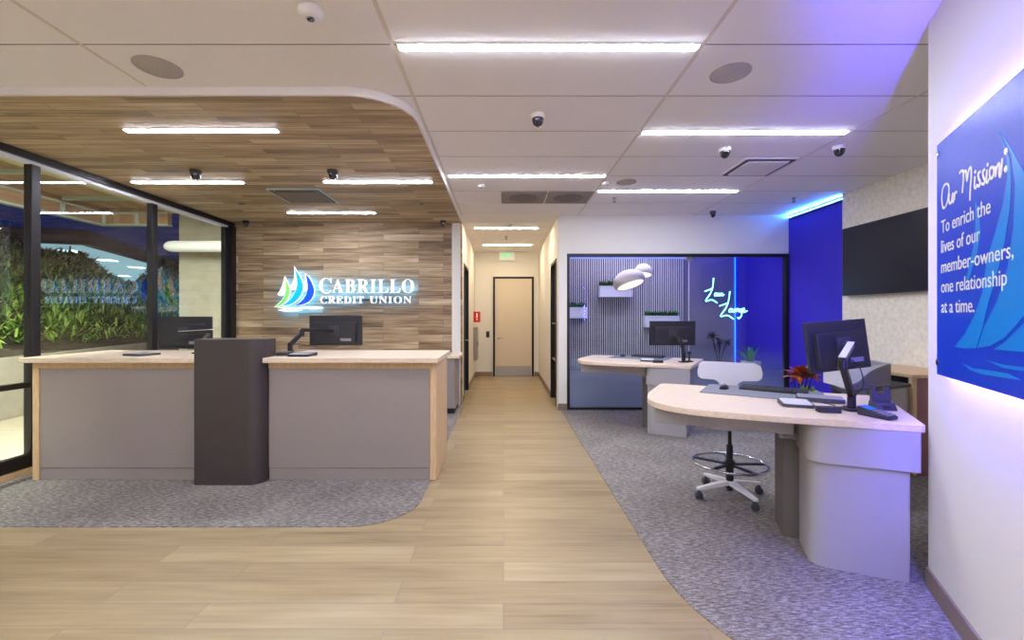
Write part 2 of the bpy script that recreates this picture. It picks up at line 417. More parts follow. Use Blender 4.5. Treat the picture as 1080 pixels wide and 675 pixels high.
# ceiling: suspended tiles, bars between them
gx = [-0.65 + 1.82 * k for k in range(-3, 4)]; gy = [2.615 + 0.61 * k for k in range(-11, 16)]
t = MB(); xb = [-4.62] + [x for x in gx if -4.62 < x < 4.62] + [4.62]
for a, b in zip(xb, xb[1:]):
    for c, d in zip(gy, gy[1:]):
        if c > 6.9 and not (a < 0.2 < b): continue
        x0, x1 = a + 0.013, b - 0.013
        if 6.85 < c < 6.95:
            t.box(x0, x1, c + 0.0055, 7.0, CEIL, CEIL + 0.02)
            if not (a < 0.2 < b): continue
            c = 6.996
        if c > 6.9: x0, x1 = -0.72, 0.88
        t.box(x0, x1, c + 0.0055, d - 0.0055, CEIL, CEIL + 0.02)
ceil = struct(t, 'ceiling', W_TILE, 'white suspended tile ceiling over the hall', 'ceiling', smooth=False)
t = MB()
for x in xb[1:-1]: t.box(x - 0.012, x + 0.012, -3.6, 6.99, CEIL + 0.001, CEIL + 0.02)
t.build('grid_bar', W_GRID, ceil)
t = MB()
for y in gy:
    for a, b in zip(xb, xb[1:]):
        if y < 6.9: t.box(a + 0.013, b - 0.013, y - 0.0054, y + 0.0054, CEIL + 0.0015, CEIL + 0.02)
    if 6.9 < y < 11: t.box(-0.70, 0.86, y - 0.0054, y + 0.0054, CEIL + 0.0015, CEIL + 0.02)
t.build('joint_line', W_GAP, ceil)
MB().box(-4.62, 4.7, -3.6, 11.2, CEIL + 0.021, CEIL + 0.08).build('backing', W_GAP, ceil)
# dropped timber soffit over the teller counter
cs = struct(MB().prism(corner_poly(-4.46, -0.668, 3.09, 7.3, 0.45), 2.99, CEIL - 0.001), 'ceiling_soffit', W_TRIM, 'dropped timber ceiling with a rounded corner over the teller counter', 'ceiling')
MB().prism(corner_poly(-4.46, -0.682, 3.104, 7.3, 0.445), 2.984, 2.9895).build('planks', SOFFIT_PLANK, cs)

# walls
struct(MB().box(-4.5, -0.68, 7.3, 7.45, 0, CEIL), 'wall_back', WALL_WOOD, 'timber plank wall behind the teller counter', 'wall')
w = MB()
w.box(-0.84, -0.70, 7.29, 7.87, 0, CEIL); w.box(-0.84, -0.70, 8.93, 11.0, 0, CEIL); w.box(-0.84, -0.70, 7.87, 8.93, 2.41, CEIL)
struct(w, 'wall_corridor_left', W_WALL, 'white corridor wall beside the timber wall', 'wall')
w = MB()
w.box(0.86, 0.99, 6.98, 7.25, 0, CEIL); w.box(0.86, 0.99, 8.12, 11.0, 0, CEIL); w.box(0.86, 0.99, 7.25, 8.12, 2.41, CEIL)
struct(w, 'wall_corridor_right', W_WALL, 'white corridor wall beside the glazed lounge', 'wall')
struct(MB().box(-0.84, 0.99, 11.0, 11.15, 0, CEIL), 'wall_end', W_WALL, 'white wall at the far end of the corridor', 'wall')
struct(MB().box(0.99, 4.46, 7.0, 7.14, 2.445, CEIL), 'wall_lounge', W_WALL, 'white wall above the lounge glazing', 'wall')
struct(MB().box(4.46, 4.62, 5.81, 8.75, 0, CEIL), 'wall_blue', BLUE_WALL, 'deep blue accent wall beside the lounge glazing', 'wall')
struct(MB().box(4.40, 4.62, 0.7, 5.81, 0, CEIL), 'wall_right', TV_WALLMAT, 'cream textured wall behind the television', 'wall')
struct(MB().box(0.99, 4.46, 8.6, 8.75, 0, CEIL), 'wall_lounge_back', LOUNGE_GREY, 'grey back wall inside the lounge', 'wall')
WD = Vector((0.538, 1, 0)).normalized(); WN = Vector((-WD.y, WD.x, 0))       # along the angled wall, and its normal into the room
c0 = Vector((2.297, 2.42, 0)); c1 = Vector((1.372, 0.70, 0))
back = lambda p, d: (p.x - WN.x * d, p.y - WN.y * d)
struct(MB().prism([tuple(c1.xy), tuple(c0.xy), (c0.x + 0.16, c0.y), (c1.x + 0.18, c1.y)], 0, CEIL), 'wall_sign', W_WALL, 'white angled wall that carries the blue mission panel', 'wall')
struct(MB().box(1.372, 4.62, 0.55, 0.70, 0, CEIL), 'wall_return', W_WALL, 'white wall that turns away behind the mission panel', 'wall')
struct(MB().box(-4.62, 1.6, -3.6, -3.45, 0, CEIL), 'wall_front', W_WALL, 'white wall opposite the teller counter', 'wall')
struct(MB().box(1.45, 1.6, -3.45, 0.55, 0, CEIL), 'wall_entry', W_WALL, 'white wall beside the entrance', 'wall')
# baseboards
bo = c0 - WD * 0.0
struct(MB().prism([tuple(c1.xy), tuple(c0.xy), tuple((c0 + WN * 0.012).xy), tuple((c1 + WN * 0.012).xy)], 0, 0.107), 'baseboard_sign', TAUPE, 'taupe baseboard below the mission panel', 'baseboard')
struct(MB().box(-0.70, -0.69, 8.95, 10.99, 0, 0.105).box(-0.70, -0.69, 7.29, 7.85, 0, 0.105), 'baseboard_corridor_left', TAUPE, 'taupe baseboard of the corridor by the timber wall', 'baseboard')
struct(MB().box(0.85, 0.86, 8.14, 10.99, 0, 0.105).box(0.845, 0.985, 6.968, 6.98, 0, 0.105), 'baseboard_corridor_right', TAUPE, 'taupe baseboard of the corridor by the lounge', 'baseboard')
struct(MB().box(-0.69, -0.27, 10.988, 11.0, 0, 0.105).box(0.76, 0.85, 10.988, 11.0, 0, 0.105), 'baseboard_end', TAUPE, 'taupe baseboard beside the door at the corridor end', 'baseboard')

# doors
def lever(par, loc, mx=1):
    h = MB(); h.M = Matrix.Translation(loc) @ Matrix.Rotation(PI / 2, 4, 'X')
    h.lathe([(0.0, 0), (0.028, 0), (0.028, 0.012), (0.010, 0.014), (0.010, 0.05), (0, 0.05)], 16)
    h.M = Matrix.Translation(loc); h.tube([(0, -0.045, 0), (0.06 * mx, -0.05, 0), (0.12 * mx, -0.045, 0)], 0.009, 8)
    return h.build('door_handle', CHROME, par)
d = MB().box(-0.256, -0.206, 10.96, 11.0, 0, 2.44).box(0.696, 0.746, 10.96, 11.0, 0, 2.44).box(-0.206, 0.696, 10.96, 11.0, 2.39, 2.44)
d1 = struct(d, 'door_1', BLACK_METAL, 'tan flush door with a kick plate at the end of the corridor', 'door', 0.003)
MB().box(-0.203, 0.693, 10.968, 10.998, 0.005, 2.387).build('leaf', TAN_DOOR, d1)
MB().box(-0.19, 0.68, 10.964, 10.968, 0.012, 0.25).build('kick_plate', STEEL, d1)
lever(d1, (-0.12, 10.967, 0.93))
def side_door(name, x, sgn, y0, y1, label, bars):
    f = MB()
    f.box(min(x, x + sgn * 0.01), max(x, x + sgn * 0.01) + 0.0, y0 - 0.0, y0 + 0.05, 0, 2.41) if False else None
    xa, xb_ = sorted((x - sgn * 0.14, x + sgn * 0.008))
    f.box(xa, xb_, y0, y0 + 0.05, 0, 2.41); f.box(xa, xb_, y1 - 0.05, y1, 0, 2.41); f.box(xa, xb_, y0 + 0.05, y1 - 0.05, 2.36, 2.41)
    o = struct(f, name, BLACK_METAL, label, 'door', 0.003)
    xl = sorted((x - sgn * 0.10, x - sgn * 0.06))
    MB().box(xl[0], xl[1], y0 + 0.052, y1 - 0.052, 0.005, 2.357).build('leaf', BLACK_PLASTIC, o)
    if bars:
        for z in (0.72, 1.34):
            MB().tube([(x - sgn * 0.055, y0 + 0.1, z), (x - sgn * 0.02, y0 + 0.12, z), (x - sgn * 0.02, y1 - 0.12, z), (x - sgn * 0.055, y1 - 0.1, z)], 0.014, 8).build('door_handle', STEEL, o)
    else:
        MB().tube([(x - sgn * 0.058, y1 - 0.12, 1.0), (x + sgn * 0.0, y1 - 0.12, 1.0), (x + sgn * 0.0, y1 - 0.24, 1.0)], 0.011, 8).build('door_handle', STEEL, o)
side_door('door_2', -0.70, 1, 7.87, 8.93, 'black door with a lever in the corridor wall by the timber wall', False)
side_door('door_3', 0.86, -1, 7.25, 8.12, 'black door with two bar pulls in the corridor wall by the lounge', True)

# exterior glazing on the street side: header, mullions, panes
MW = 0.085; mull = [7.13, 5.655, 4.215, 2.74, 1.27, -0.2, -1.67, -3.14]
struct(MB().box(-4.5, -4.385, -3.45, 7.3, 2.92, 2.984), 'trim_1', BLACK_METAL, 'black header beam over the street windows', 'trim')
struct(MB().box(-4.5, -4.42, -3.45, 7.3, 2.885, 2.9195), 'trim_2', WHITE_PLASTIC, 'thin white strip under the black window header', 'trim')
struct(MB().box(-4.5, -4.39, -3.45, 7.3, 0.0, 0.06), 'baseboard_window', WOOD_EDGE, 'wooden base under the street windows', 'baseboard')
for i in range(len(mull) - 1):
    y1, y0 = mull[i], mull[i + 1]
    fr = MB().box(-4.475, -4.40, y1 - MW / 2, y1 + MW / 2, 0.06, 2.885)
    fr.box(-4.475, -4.405, y0 + MW / 2, y1 - MW / 2, 0.06, 0.18); fr.box(-4.47, -4.41, y0 + MW / 2, y1 - MW / 2, 0.80, 0.85)
    wn = ['by the timber wall', 'in the middle of the street front', 'behind the counter end', 'nearest to the counter front'][min(i, 3)] if i < 4 else 'further along the street front, number %d from the timber wall' % (i + 1)
    o = struct(fr, 'window_%d' % (i + 1), BLACK_METAL, 'street window bay ' + wn, 'window', 0.004)
    MB().box(-4.443, -4.441, y0 + MW / 2 - 0.01, y1 - MW / 2 + 0.01, 0.85, 2.9).build('upper_pane', GLASS, o, smooth=False)
    MB().box(-4.443, -4.441, y0 + MW / 2 - 0.01, y1 - MW / 2 + 0.01, 0.175, 0.80).build('lower_pane', GLASS, o, smooth=False)
# black corner post against the timber wall
struct(MB().box(-4.5, -4.36, 7.175, 7.30, 0.06, 2.92), 'trim_3', BLACK_METAL, 'black corner post between the windows and the timber wall', 'trim')

# lounge glazing
f = MB().box(0.99, 1.035, 6.98, 7.06, 0, 2.445).box(4.40, 4.46, 6.98, 7.06, 0, 2.445).box(1.035, 4.40, 6.98, 7.06, 2.395, 2.445).box(1.035, 4.40, 6.98, 7.06, 0, 0.04)
lw = struct(f, 'window_8', BLACK_METAL, 'black framed glass front of the lounge', 'window', 0.003)
JX = (727 - PU) / F * 7.0
for a, b in ((1.03, JX - 0.003), (JX + 0.003, 4.405)):
    MB().box(a, b, 7.012, 7.024, 0.035, 2.40).build('glass_pane', GLASS_IN, lw, smooth=False)
    MB().box(a, b, 7.0245, 7.0265, 0.035, 1.10).build('frosted_film', FILM, lw, smooth=False)
MB().box(JX - 0.05, JX + 0.05, 7.0, 7.036, 2.34, 2.395).build('patch_fitting', STEEL, lw, 0.003)
MB().box(JX - 0.004, JX + 0.004, 7.01, 7.026, 0.04, 2.34).build('joint', PALE_PLASTIC, lw)
MB().box(1.05, JX, 7.045, 7.06, 2.375, 2.392).build('led_strip', M('led_pale', (150, 180, 255), 0.5, emit=(120, 150, 255), strength=1.2), lw)

# ================================================================== COUNTER
t = thing('teller_counter', 'teller counter section beside the street windows, grey front in an oak frame', 'counter', (0, 0, 0.006))
MB().box(-4.13, -2.68, 4.0, 4.72, 0.0, 1.0).build('body', GREY_PANEL, t)
MB().box(-4.13, -2.68, 3.993, 4.0, 0.0, 0.104).build('kick_panel', GREY_PANEL, t, 0.002)
MB().box(-4.13, -2.68, 3.987, 4.0, 0.107, 0.994).build('front_panel', GREY_PANEL, t, 0.002)
MB().box(-4.19, -4.132, 3.98, 4.72, 0, 0.994).box(-4.19, -2.68, 3.98, 4.72, 0.994, 1.052).build('oak_frame', WOOD_EDGE, t, 0.002)
MB().prism(round_poly([(-4.22, 3.88), (-2.68, 3.88), (-2.68, 4.80), (-4.22, 4.80)], [0.02, 0, 0, 0.02]), 1.0525, 1.095).build('worktop', WOOD_TOP, t, 0.003)
t = thing('teller_counter', 'teller counter section beside the corridor, oak end panel on its open end', 'counter', (0, 0, 0.006))
MB().box(-2.09, -0.655, 4.0, 4.72, 0.0, 1.0).build('body', GREY_PANEL, t)
MB().box(-2.09, -0.655, 3.993, 4.0, 0.0, 0.104).build('kick_panel', GREY_PANEL, t, 0.002)
MB().box(-2.09, -0.655, 3.987, 4.0, 0.107, 0.994).build('front_panel', GREY_PANEL, t, 0.002)
MB().box(-0.653, -0.595, 3.98, 4.72, 0, 0.994).box(-2.09, -0.595, 3.98, 4.72, 0.994, 1.052).build('oak_frame', WOOD_EDGE, t, 0.002)
MB().prism(round_poly([(-2.09, 3.88), (-0.57, 3.88), (-0.57, 4.80), (-2.09, 4.80)], [0, 0.02, 0.02, 0]), 1.0525, 1.095).build('worktop', WOOD_TOP, t, 0.003)
o = MB().prism(round_poly([(-2.673, 3.858), (-2.097, 3.858), (-2.097, 4.13), (-2.673, 4.13)], [0.012, 0.11, 0.012, 0.012], 10), 0.006, 1.264).build('counter_divider', PILLAR, None, 0.004)
tag(o, 'dark bronze rounded block between the two teller counter sections', 'counter')
t = thing('base_cabinet', 'grey base cabinet against the timber wall next to the corridor', 'cabinet', (0, 0, 0.006))
MB().box(-1.95, -0.72, 6.68, 7.285, 0.08, 0.832).build('body', GREY_PANEL, t, 0.004)
MB().box(-1.93, -0.735, 6.72, 7.285, 0, 0.08).build('kick_panel', TOE, t)
for a, b in ((-1.94, -1.34), (-1.334, -0.73)):
    dd = MB().box(a, b, 6.662, 6.68, 0.09, 0.825).build('door', GREY_PANEL, t, 0.002)
    MB().tube([(b - 0.05, 6.661, 0.62), (b - 0.05, 6.635, 0.63), (b - 0.05, 6.635, 0.74), (b - 0.05, 6.661, 0.75)], 0.006, 6).build('handle', STEEL, dd)
o = MB().box(-2.0, -0.655, 6.63, 7.29, 0.8385, 0.88).build('back_worktop', WOOD_TOP, None, 0.004)
tag(o, 'pale worktop on the base cabinet against the timber wall', 'worktop')

# ================================================================== DESKS
HD = 0.875
def make_desk(label):
    t = thing('standing_desk', label, 'desk', (0, 0, 0.006))
    top = [(p.x, p.y) for p in smooth_path([(1.12, 3.46, 0), (1.045, 3.25, 0), (1.035, 3.12, 0), (1.062, 3.0, 0), (1.115, 2.91, 0), (1.20, 2.83, 0), (1.34, 2.752, 0), (1.55, 2.662, 0), (1.80, 2.568, 0), (2.05, 2.475, 0)], 4)]
    top += round_poly([(2.262, 2.388), (2.80, 3.29), (1.386, 3.94), (1.12, 3.46)], [0.03, 0.03, 0.06, 0.0], 6)[:-1]
    MB().prism(top, 0.829, HD - 0.006).build('desk_top', WOOD_TOP, t, 0.004)
    MB().prism([(1.08, 3.2), (1.85, 2.85), (1.87, 2.885), (1.095, 3.235)], 0.70, 0.8285).build('apron', GREY_DESK, t, 0.003)
    slv = round_poly([(2.245, 2.402), (1.775, 2.60), (1.93, 2.96), (2.44, 2.75)], [0.01, 0.085, 0.02, 0.01], 8)
    MB().prism(slv, 0.61, 0.8285).build('upper_sleeve', GREY_DESK, t, 0.003)
    leg = round_poly([(2.215, 2.435), (1.797, 2.618), (1.925, 2.92), (2.37, 2.73)], [0.01, 0.085, 0.02, 0.01], 8)
    MB().prism(leg, 0.0, 0.6095).build('leg', GREY_DESK, t, 0.003)
    MB().prism([(1.85, 2.965), (2.36, 2.765), (2.46, 3.0), (1.94, 3.20)], 0.0, 0.8285).build('inner_leg', DARK_LEG, t, 0.004)
    g = MB(); g.M = Matrix.Translation((1.845, 2.90, 0.68)) @ Matrix.Rotation(PI / 2, 4, 'Y') @ Matrix.Rotation(0.3, 4, 'X')
    g.lathe([(0, -0.05), (0.018, -0.05), (0.018, 0.02), (0.023, 0.022), (0.023, 0.05), (0, 0.05)], 14); g.M = Matrix()
    g.box(1.80, 1.86, 2.885, 2.915, 0.685, 0.829)
    g.build('motor_cap', STEEL, t)
    return t
DY = 2.93
desk1 = make_desk('pale oak standing desk nearest to the mission panel, with the white stool behind it')
desk2 = copy_tree(desk1); desk2.location = (-0.02, DY, 0.006); desk2['label'] = 'pale oak standing desk just in front of the lounge glass'

# ---------------- drafting stool
t = thing('drafting_stool', 'white drafting stool with a chrome foot ring behind the nearest desk', 'stool', (1.83, 3.62, 0.006), math.radians(-24.7))
arms = [tuple(Matrix.Rotation(math.radians(24.7), 2) @ Vector(a)) for a in ((-0.27, -0.05), (-0.075, 0.27), (0.285, 0.06), (0.06, -0.29))]
b = MB()
for ax, ay in arms:
    v = Vector((ax, ay, 0)).normalized(); s_ = Vector((-v.y, v.x, 0)); 
    ring = lambda r, z, w, h: [tuple(v * r + s_ * (w / 2 * i) + Vector((0, 0, z + h / 2 * j))) for i, j in ((-1, -1), (1, -1), (1, 1), (-1, 1))]
    b.loft([ring(0.02, 0.115, 0.05, 0.035), ring(0.16, 0.10, 0.04, 0.03), ring(0.29, 0.083, 0.032, 0.022)])
b.build('star_base', WHITE_PLASTIC, t, 0.004)
for ax, ay in arms:
    c = MB(); v = Vector((ax, ay, 0)).normalized() * 0.275
    for sx in (-0.016, 0.016):
        c.M = Matrix.Translation((v.x, v.y, 0.0285)) @ Matrix.Rotation(1.0 + ax * 3, 4, 'Z') @ Matrix.Rotation(PI / 2, 4, 'Y') @ Matrix.Translation((0, 0, sx))
        c.lathe([(0, -0.01), (0.024, -0.01), (0.0285, -0.006), (0.0285, 0.006), (0.024, 0.01), (0, 0.01)], 18)
    c.M = Matrix.Translation((v.x, v.y, 0)); c.lathe([(0, 0.03), (0.012, 0.03), (0.012, 0.075), (0, 0.075)], 10)
    c.build('caster', DARK_PLASTIC, t)
MB().lathe([(0, 0.05), (0.022, 0.05), (0.028, 0.08), (0.03, 0.30), (0.024, 0.305), (0.024, 0.42), (0.014, 0.425), (0.014, 0.56), (0, 0.56)], 18).build('column', BLACK_PLASTIC, t)
r = MB(); r.tube([(0.275 * math.cos(a), 0.275 * math.sin(a), 0.27) for a in [2 * PI * i / 40 for i in range(40)]], 0.011, 10, True)
fr = r.build('foot_ring', CHROME, t)
s = MB()
for k in range(5):
    a = 2 * PI * k / 5 + 0.4
    s.bar((0.03 * math.cos(a), 0.03 * math.sin(a), 0.262), (0.27 * math.cos(a), 0.27 * math.sin(a), 0.266), 0.03, 0.014)
s.lathe([(0.03, 0.24), (0.042, 0.24), (0.042, 0.285), (0.03, 0.285)], 18)
s.build('ring_spoke', BLACK_PLASTIC, fr)
seat = [(0.23 * math.copysign(abs(math.cos(a)) ** 0.7, math.cos(a)), 0.21 * math.copysign(abs(math.sin(a)) ** 0.7, math.sin(a))) for a in [2 * PI * i / 28 for i in range(28)]]
MB().loft([[(x * k, y * k, z) for x, y in seat] for k, z in ((0.5, 0.565), (0.93, 0.575), (1.0, 0.60), (0.98, 0.625), (0.6, 0.632))]).build('seat', PALE_PLASTIC, t, smooth=True)
# backrest: T-shaped shell, slightly curved
s = MB(); sh = [(-0.245, 0.875), (-0.25, 0.92), (-0.235, 0.985), (-0.20, 1.005), (0.20, 1.0), (0.245, 0.98), (0.258, 0.92), (0.25, 0.875), (0.22, 0.855), (0.11, 0.848), (0.075, 0.825), (0.06, 0.70), (0.05, 0.60), (-0.05, 0.60), (-0.06, 0.70), (-0.075, 0.825), (-0.11, 0.848), (-0.22, 0.855)]
sh = [(x * 0.98, z + 0.06 if z > 0.65 else z) for x, z in round_poly(sh, 0.02, 3)]
s.loft([[(x, 0.245 - 0.5 * x * x + 0.03 * (0.9 - z) + dy, z) for x, z in sh] for dy in (0.0, 0.022)])
s.build('backrest', WHITE_PLASTIC, t, angle=50)

# ---------------- monitors on arms
def monitor(label, base, zb, elbow, cen, yaw, tilt, wdt, hgt, silver=True, roll=0.0, post=0.11):
    """back of the housing faces -Y at yaw 0; zb is the height of the surface it stands on"""
    t = thing('desktop_monitor', label, 'monitor', (base[0], base[1], zb + 0.001))
    L = lambda p: Vector((p[0] - base[0], p[1] - base[1], p[2] - zb))
    R = Matrix.Translation(L(cen)) @ Matrix.Rotation(yaw, 4, 'Z') @ Matrix.Rotation(tilt, 4, 'X') @ Matrix.Rotation(roll, 4, 'Y')
    w2, h2 = wdt / 2, hgt / 2
    h = MB(R); h.box(-w2, w2, 0.0, 0.022, -h2, h2)
    rings = [[(x * k, -d, z * k2 - 0.02) for x, z in ((-w2 * .8, -h2 * .72), (w2 * .8, -h2 * .72), (w2 * .8, h2 * .66), (-w2 * .8, h2 * .66))] for k, k2, d in ((1, 1, -0.002), (0.98, 0.97, 0.03))]
    h.loft(rings)
    hs = h.build('housing', BLACK_PLASTIC, t, 0.004)
    MB(R).box(-w2 + 0.008, w2 - 0.008, 0.0221, 0.024, -h2 + 0.02, h2 - 0.008).build('screen', SCREEN, t)
    MB(R).box(0.2 * w2, 0.62 * w2, -0.032, -0.0301, -0.7 * h2, -0.52 * h2).build('rating_label', GREY_PLASTIC, hs)
    vp = MB(R).box(-0.055, 0.055, -0.042, -0.03, -0.055, 0.055)
    vp.M = R @ Matrix.Rotation(PI / 2, 4, 'X'); vp.lathe([(0, 0.04), (0.03, 0.04), (0.03, 0.075), (0, 0.075)], 16)
    vp.build('mount_plate', DARK_PLASTIC, t, 0.002)
    MB().box(-0.05, 0.05, -0.05, 0.05, 0, 0.014).lathe([(0, 0.014), (0.024, 0.014), (0.022, post), (0, post)], 16).build('arm_base', BLACK_METAL, t, 0.003)
    e = L(elbow); hd = R @ Vector((0, -0.085, 0))
    p0 = Vector((0, 0, post - 0.02))
    MB().bar(p0, e, 0.034, 0.04).lathe([(0, -0.03), (0.024, -0.03), (0.024, 0.03), (0, 0.03)], 14, tuple(e)).build('lower_arm', BLACK_METAL, t, 0.005)
    ua = MB().bar(e + Vector((0, 0, 0.03)), hd, 0.034, 0.034).build('upper_arm', BLACK_METAL, t, 0.005)
    if silver: 
        ta = (hd - e).normalized() * 0.02
        MB().bar(e + Vector((0, 0, 0.049)) - ta, hd + Vector((0, 0, 0.020)), 0.038, 0.007).build('arm_cover', PALE_PLASTIC, ua, 0.002)
    c = R @ Vector((0.06, -0.03, -0.6 * h2)); m = (c + p0) / 2
    MB().tube(smooth_path([c, c + Vector((0.01, -0.06, -0.06)), m + Vector((0.05, -0.03, -0.05)), p0 + Vector((0.03, 0, 0.01)), Vector((0.03, 0.02, 0.012))], 5), 0.0035, 6).build('cable', BLACK_PLASTIC, t)
    return t
ZD = HD + 0.0015
monitor('monitor on the nearest desk, seen from behind, turned and tilted on a silver topped arm', (2.17, 2.79), ZD, (2.015, 2.66, 1.175), (2.262, 3.02, 1.265), math.radians(14), math.radians(-5), 0.52, 0.335, True, math.radians(-3.5))
monitor('monitor on the desk in front of the lounge glass', (2.30, 5.72), ZD, (2.27, 5.68, 1.10), (2.19, 5.80, 1.245), math.radians(-4), math.radians(3), 0.58, 0.315, False)
monitor('monitor on the teller counter section by the street windows', (-2.95, 4.35), 1.101, (-2.98, 4.55, 1.28), (-3.46, 4.86, 1.285), math.radians(5), 0.03, 0.56, 0.35, True)
monitor('monitor on the teller counter section by the corridor, below the lit sign', (-2.04, 4.28), 1.101, (-1.965, 4.36, 1.30), (-1.80, 4.80, 1.312), math.radians(0), 0.03, 0.565, 0.32, False)

# ---------------- desk equipment
def slab_item(name, label, cat, c, z, w, d, h, rz, mat, top=None, r=0.012, group=None, bev=0.003, slope=0.0, inset=0.012):
    t = thing(name, label, cat, (c[0], c[1], z + 0.0005), rz, group)
    poly = round_poly([(-w / 2, -d / 2), (w / 2, -d / 2), (w / 2, d / 2), (-w / 2, d / 2)], r, 5)
    rise = lambda y: slope * (y + d / 2)
    MB().loft([[(x, y, 0) for x, y in poly], [(x, y, h + rise(y)) for x, y in poly]]).build('body', mat, t, bev)
    if top:
        k = inset; pp = round_poly([(-w / 2 + k, -d / 2 + k), (w / 2 - k, -d / 2 + k), (w / 2 - k, d / 2 - k), (-w / 2 + k, d / 2 - k)], max(r - k, 0.004), 4)
        MB().loft([[(x, y, h + rise(y) - 0.001) for x, y in pp], [(x, y, h + rise(y) + 0.0012) for x, y in pp]]).build('screen' if cat != 'tray' else 'inlay', top, t)
    return t
def keyboard(label, c, z, rz):
    t = thing('keyboard', label, 'keyboard', (c[0], c[1], z + 0.0005), rz)
    MB().loft([[(-0.225, -0.07, 0), (0.225, -0.07, 0), (0.225, 0.07, 0), (-0.225, 0.07, 0)], [(-0.225, -0.07, 0.014), (0.225, -0.07, 0.014), (0.225, 0.07, 0.024), (-0.225, 0.07, 0.024)]]).build('body', BLACK_PLASTIC, t, 0.003)
    k = MB()
    for r in range(5):
        for q in range(18):
            x = -0.208 + q * 0.0245; y = -0.052 + r * 0.026; zz = 0.015 + (y + 0.07) / 0.14 * 0.01
            if r == 0 and 4 <= q <= 9:
                if q > 4: continue
                k.box(x - 0.009, x + 0.13, y - 0.01, y + 0.01, zz, zz + 0.006); continue
            k.box(x - 0.009, x + 0.009, y - 0.01, y + 0.01, zz, zz + 0.006)
    k.build('keys', DARK_PLASTIC, t, smooth=False)
    return t
def mouse(label, c, z, rz):
    t = thing('computer_mouse', label, 'mouse', (c[0], c[1], z + 0.0005), rz)
    rings = []
    for j in range(9):
        u = j / 8; y = -0.055 + 0.11 * u; ww = 0.033 * math.sin(PI * (0.12 + 0.76 * u)) ** 0.5; hh = 0.036 * math.sin(PI * (0.1 + 0.72 * u)) ** 0.7
        rings.append([(ww * math.cos(a), y, max(0.0, hh * math.sin(a))) for a in [PI * i / 10 for i in range(11)]])
    MB().loft(rings).build('body', BLACK_PLASTIC, t)
    MB().tube([(0, -0.035, 0.029), (0, -0.018, 0.034)], 0.004, 6).build('scroll_wheel', GREY_PLASTIC, t)
    return t
def card_terminal(label, c, z, rz):
    t = thing('card_terminal', label, 'card terminal', (c[0], c[1], z + 0.0005), rz)
    MB().loft([[(-0.04, -0.085, 0), (0.04, -0.085, 0), (0.036, 0.085, 0), (-0.036, 0.085, 0)], [(-0.04, -0.085, 0.02), (0.04, -0.085, 0.02), (0.04, 0.085, 0.055), (-0.04, 0.085, 0.055)]]).build('body', BLACK_PLASTIC, t, 0.006)
    sl = lambda y: 0.02 + (y + 0.085) / 0.17 * 0.035
    MB().loft([[(-0.032, 0.02, sl(0.02) - .001), (0.032, 0.02, sl(0.02) - .001), (0.032, 0.072, sl(0.072) - .001), (-0.032, 0.072, sl(0.072) - .001)], [(-0.032, 0.02, sl(0.02) + .002), (0.032, 0.02, sl(0.02) + .002), (0.032, 0.072, sl(0.072) + .002), (-0.032, 0.072, sl(0.072) + .002)]]).build('screen', BLUE_LCD, t)
    k = MB()
    for i in range(3):
        for j in range(4):
            x = -0.024 + i * 0.024; y = -0.07 + j * 0.022
            k.box(x - 0.009, x + 0.009, y - 0.007, y + 0.007, sl(y), sl(y) + 0.004)
    k.build('keypad', GREY_PLASTIC, t)
    return t
a33 = math.radians(-33)
def desk_set(ox, oy, where, near):
    z = ZD
    mat = slab_item('desk_mat', 'flat grey desk mat on ' + where, 'mat', (1.98 + ox, 3.44 + oy), z, 0.80, 0.50, 0.003, a33, M('mat_felt', (118, 120, 132), 0.9, tex=0.05, scale=200), bev=0)
    keyboard('black keyboard lying on the mat of ' + where, (2.10 + ox, 3.49 + oy), z + 0.0036, math.radians(-40))
    mouse('black mouse on the mat corner of ' + where, (1.775 + ox, 3.60 + oy), z + 0.0036, math.radians(140))
    slab_item('signature_pad', 'signature pad with a pale face on ' + where, 'signature pad', (1.925 + ox, 2.95 + oy), z, 0.185, 0.19, 0.018, math.radians(-20), DARK_PLASTIC, PALE_PLASTIC, 0.03, slope=0.06)
    slab_item('usb_hub', 'small black box beside the signature pad on ' + where, 'hub', (1.985 + ox, 2.735 + oy), z, 0.125, 0.05, 0.034, math.radians(-14), BLACK_PLASTIC, r=0.006)
    return mat
desk_set(0, 0, 'the nearest desk', True)
desk_set(-0.03, DY, 'the desk before the lounge glass', False)
slab_item('slim_dock', 'slim dark slab at the keyboard end on the nearest desk', 'dock', (2.215, 3.12), ZD, 0.21, 0.17, 0.022, math.radians(-30), DARK_PLASTIC, GREY_PLASTIC, 0.01) if False else None
t = slab_item('folder', 'slim grey folder case beside the keyboard on the nearest desk', 'folder', (2.19, 3.10), ZD + 0.0042, 0.27, 0.16, 0.024, math.radians(-30), DARK_PLASTIC, None, 0.01)
MB().box(-0.13, 0.13, -0.076, 0.076, 0.024, 0.027).build('cover', GREY_PLASTIC, t, 0.001)
card_terminal('black card terminal with a blue screen at the front of the nearest desk', (2.17, 2.60), ZD, math.radians(20))
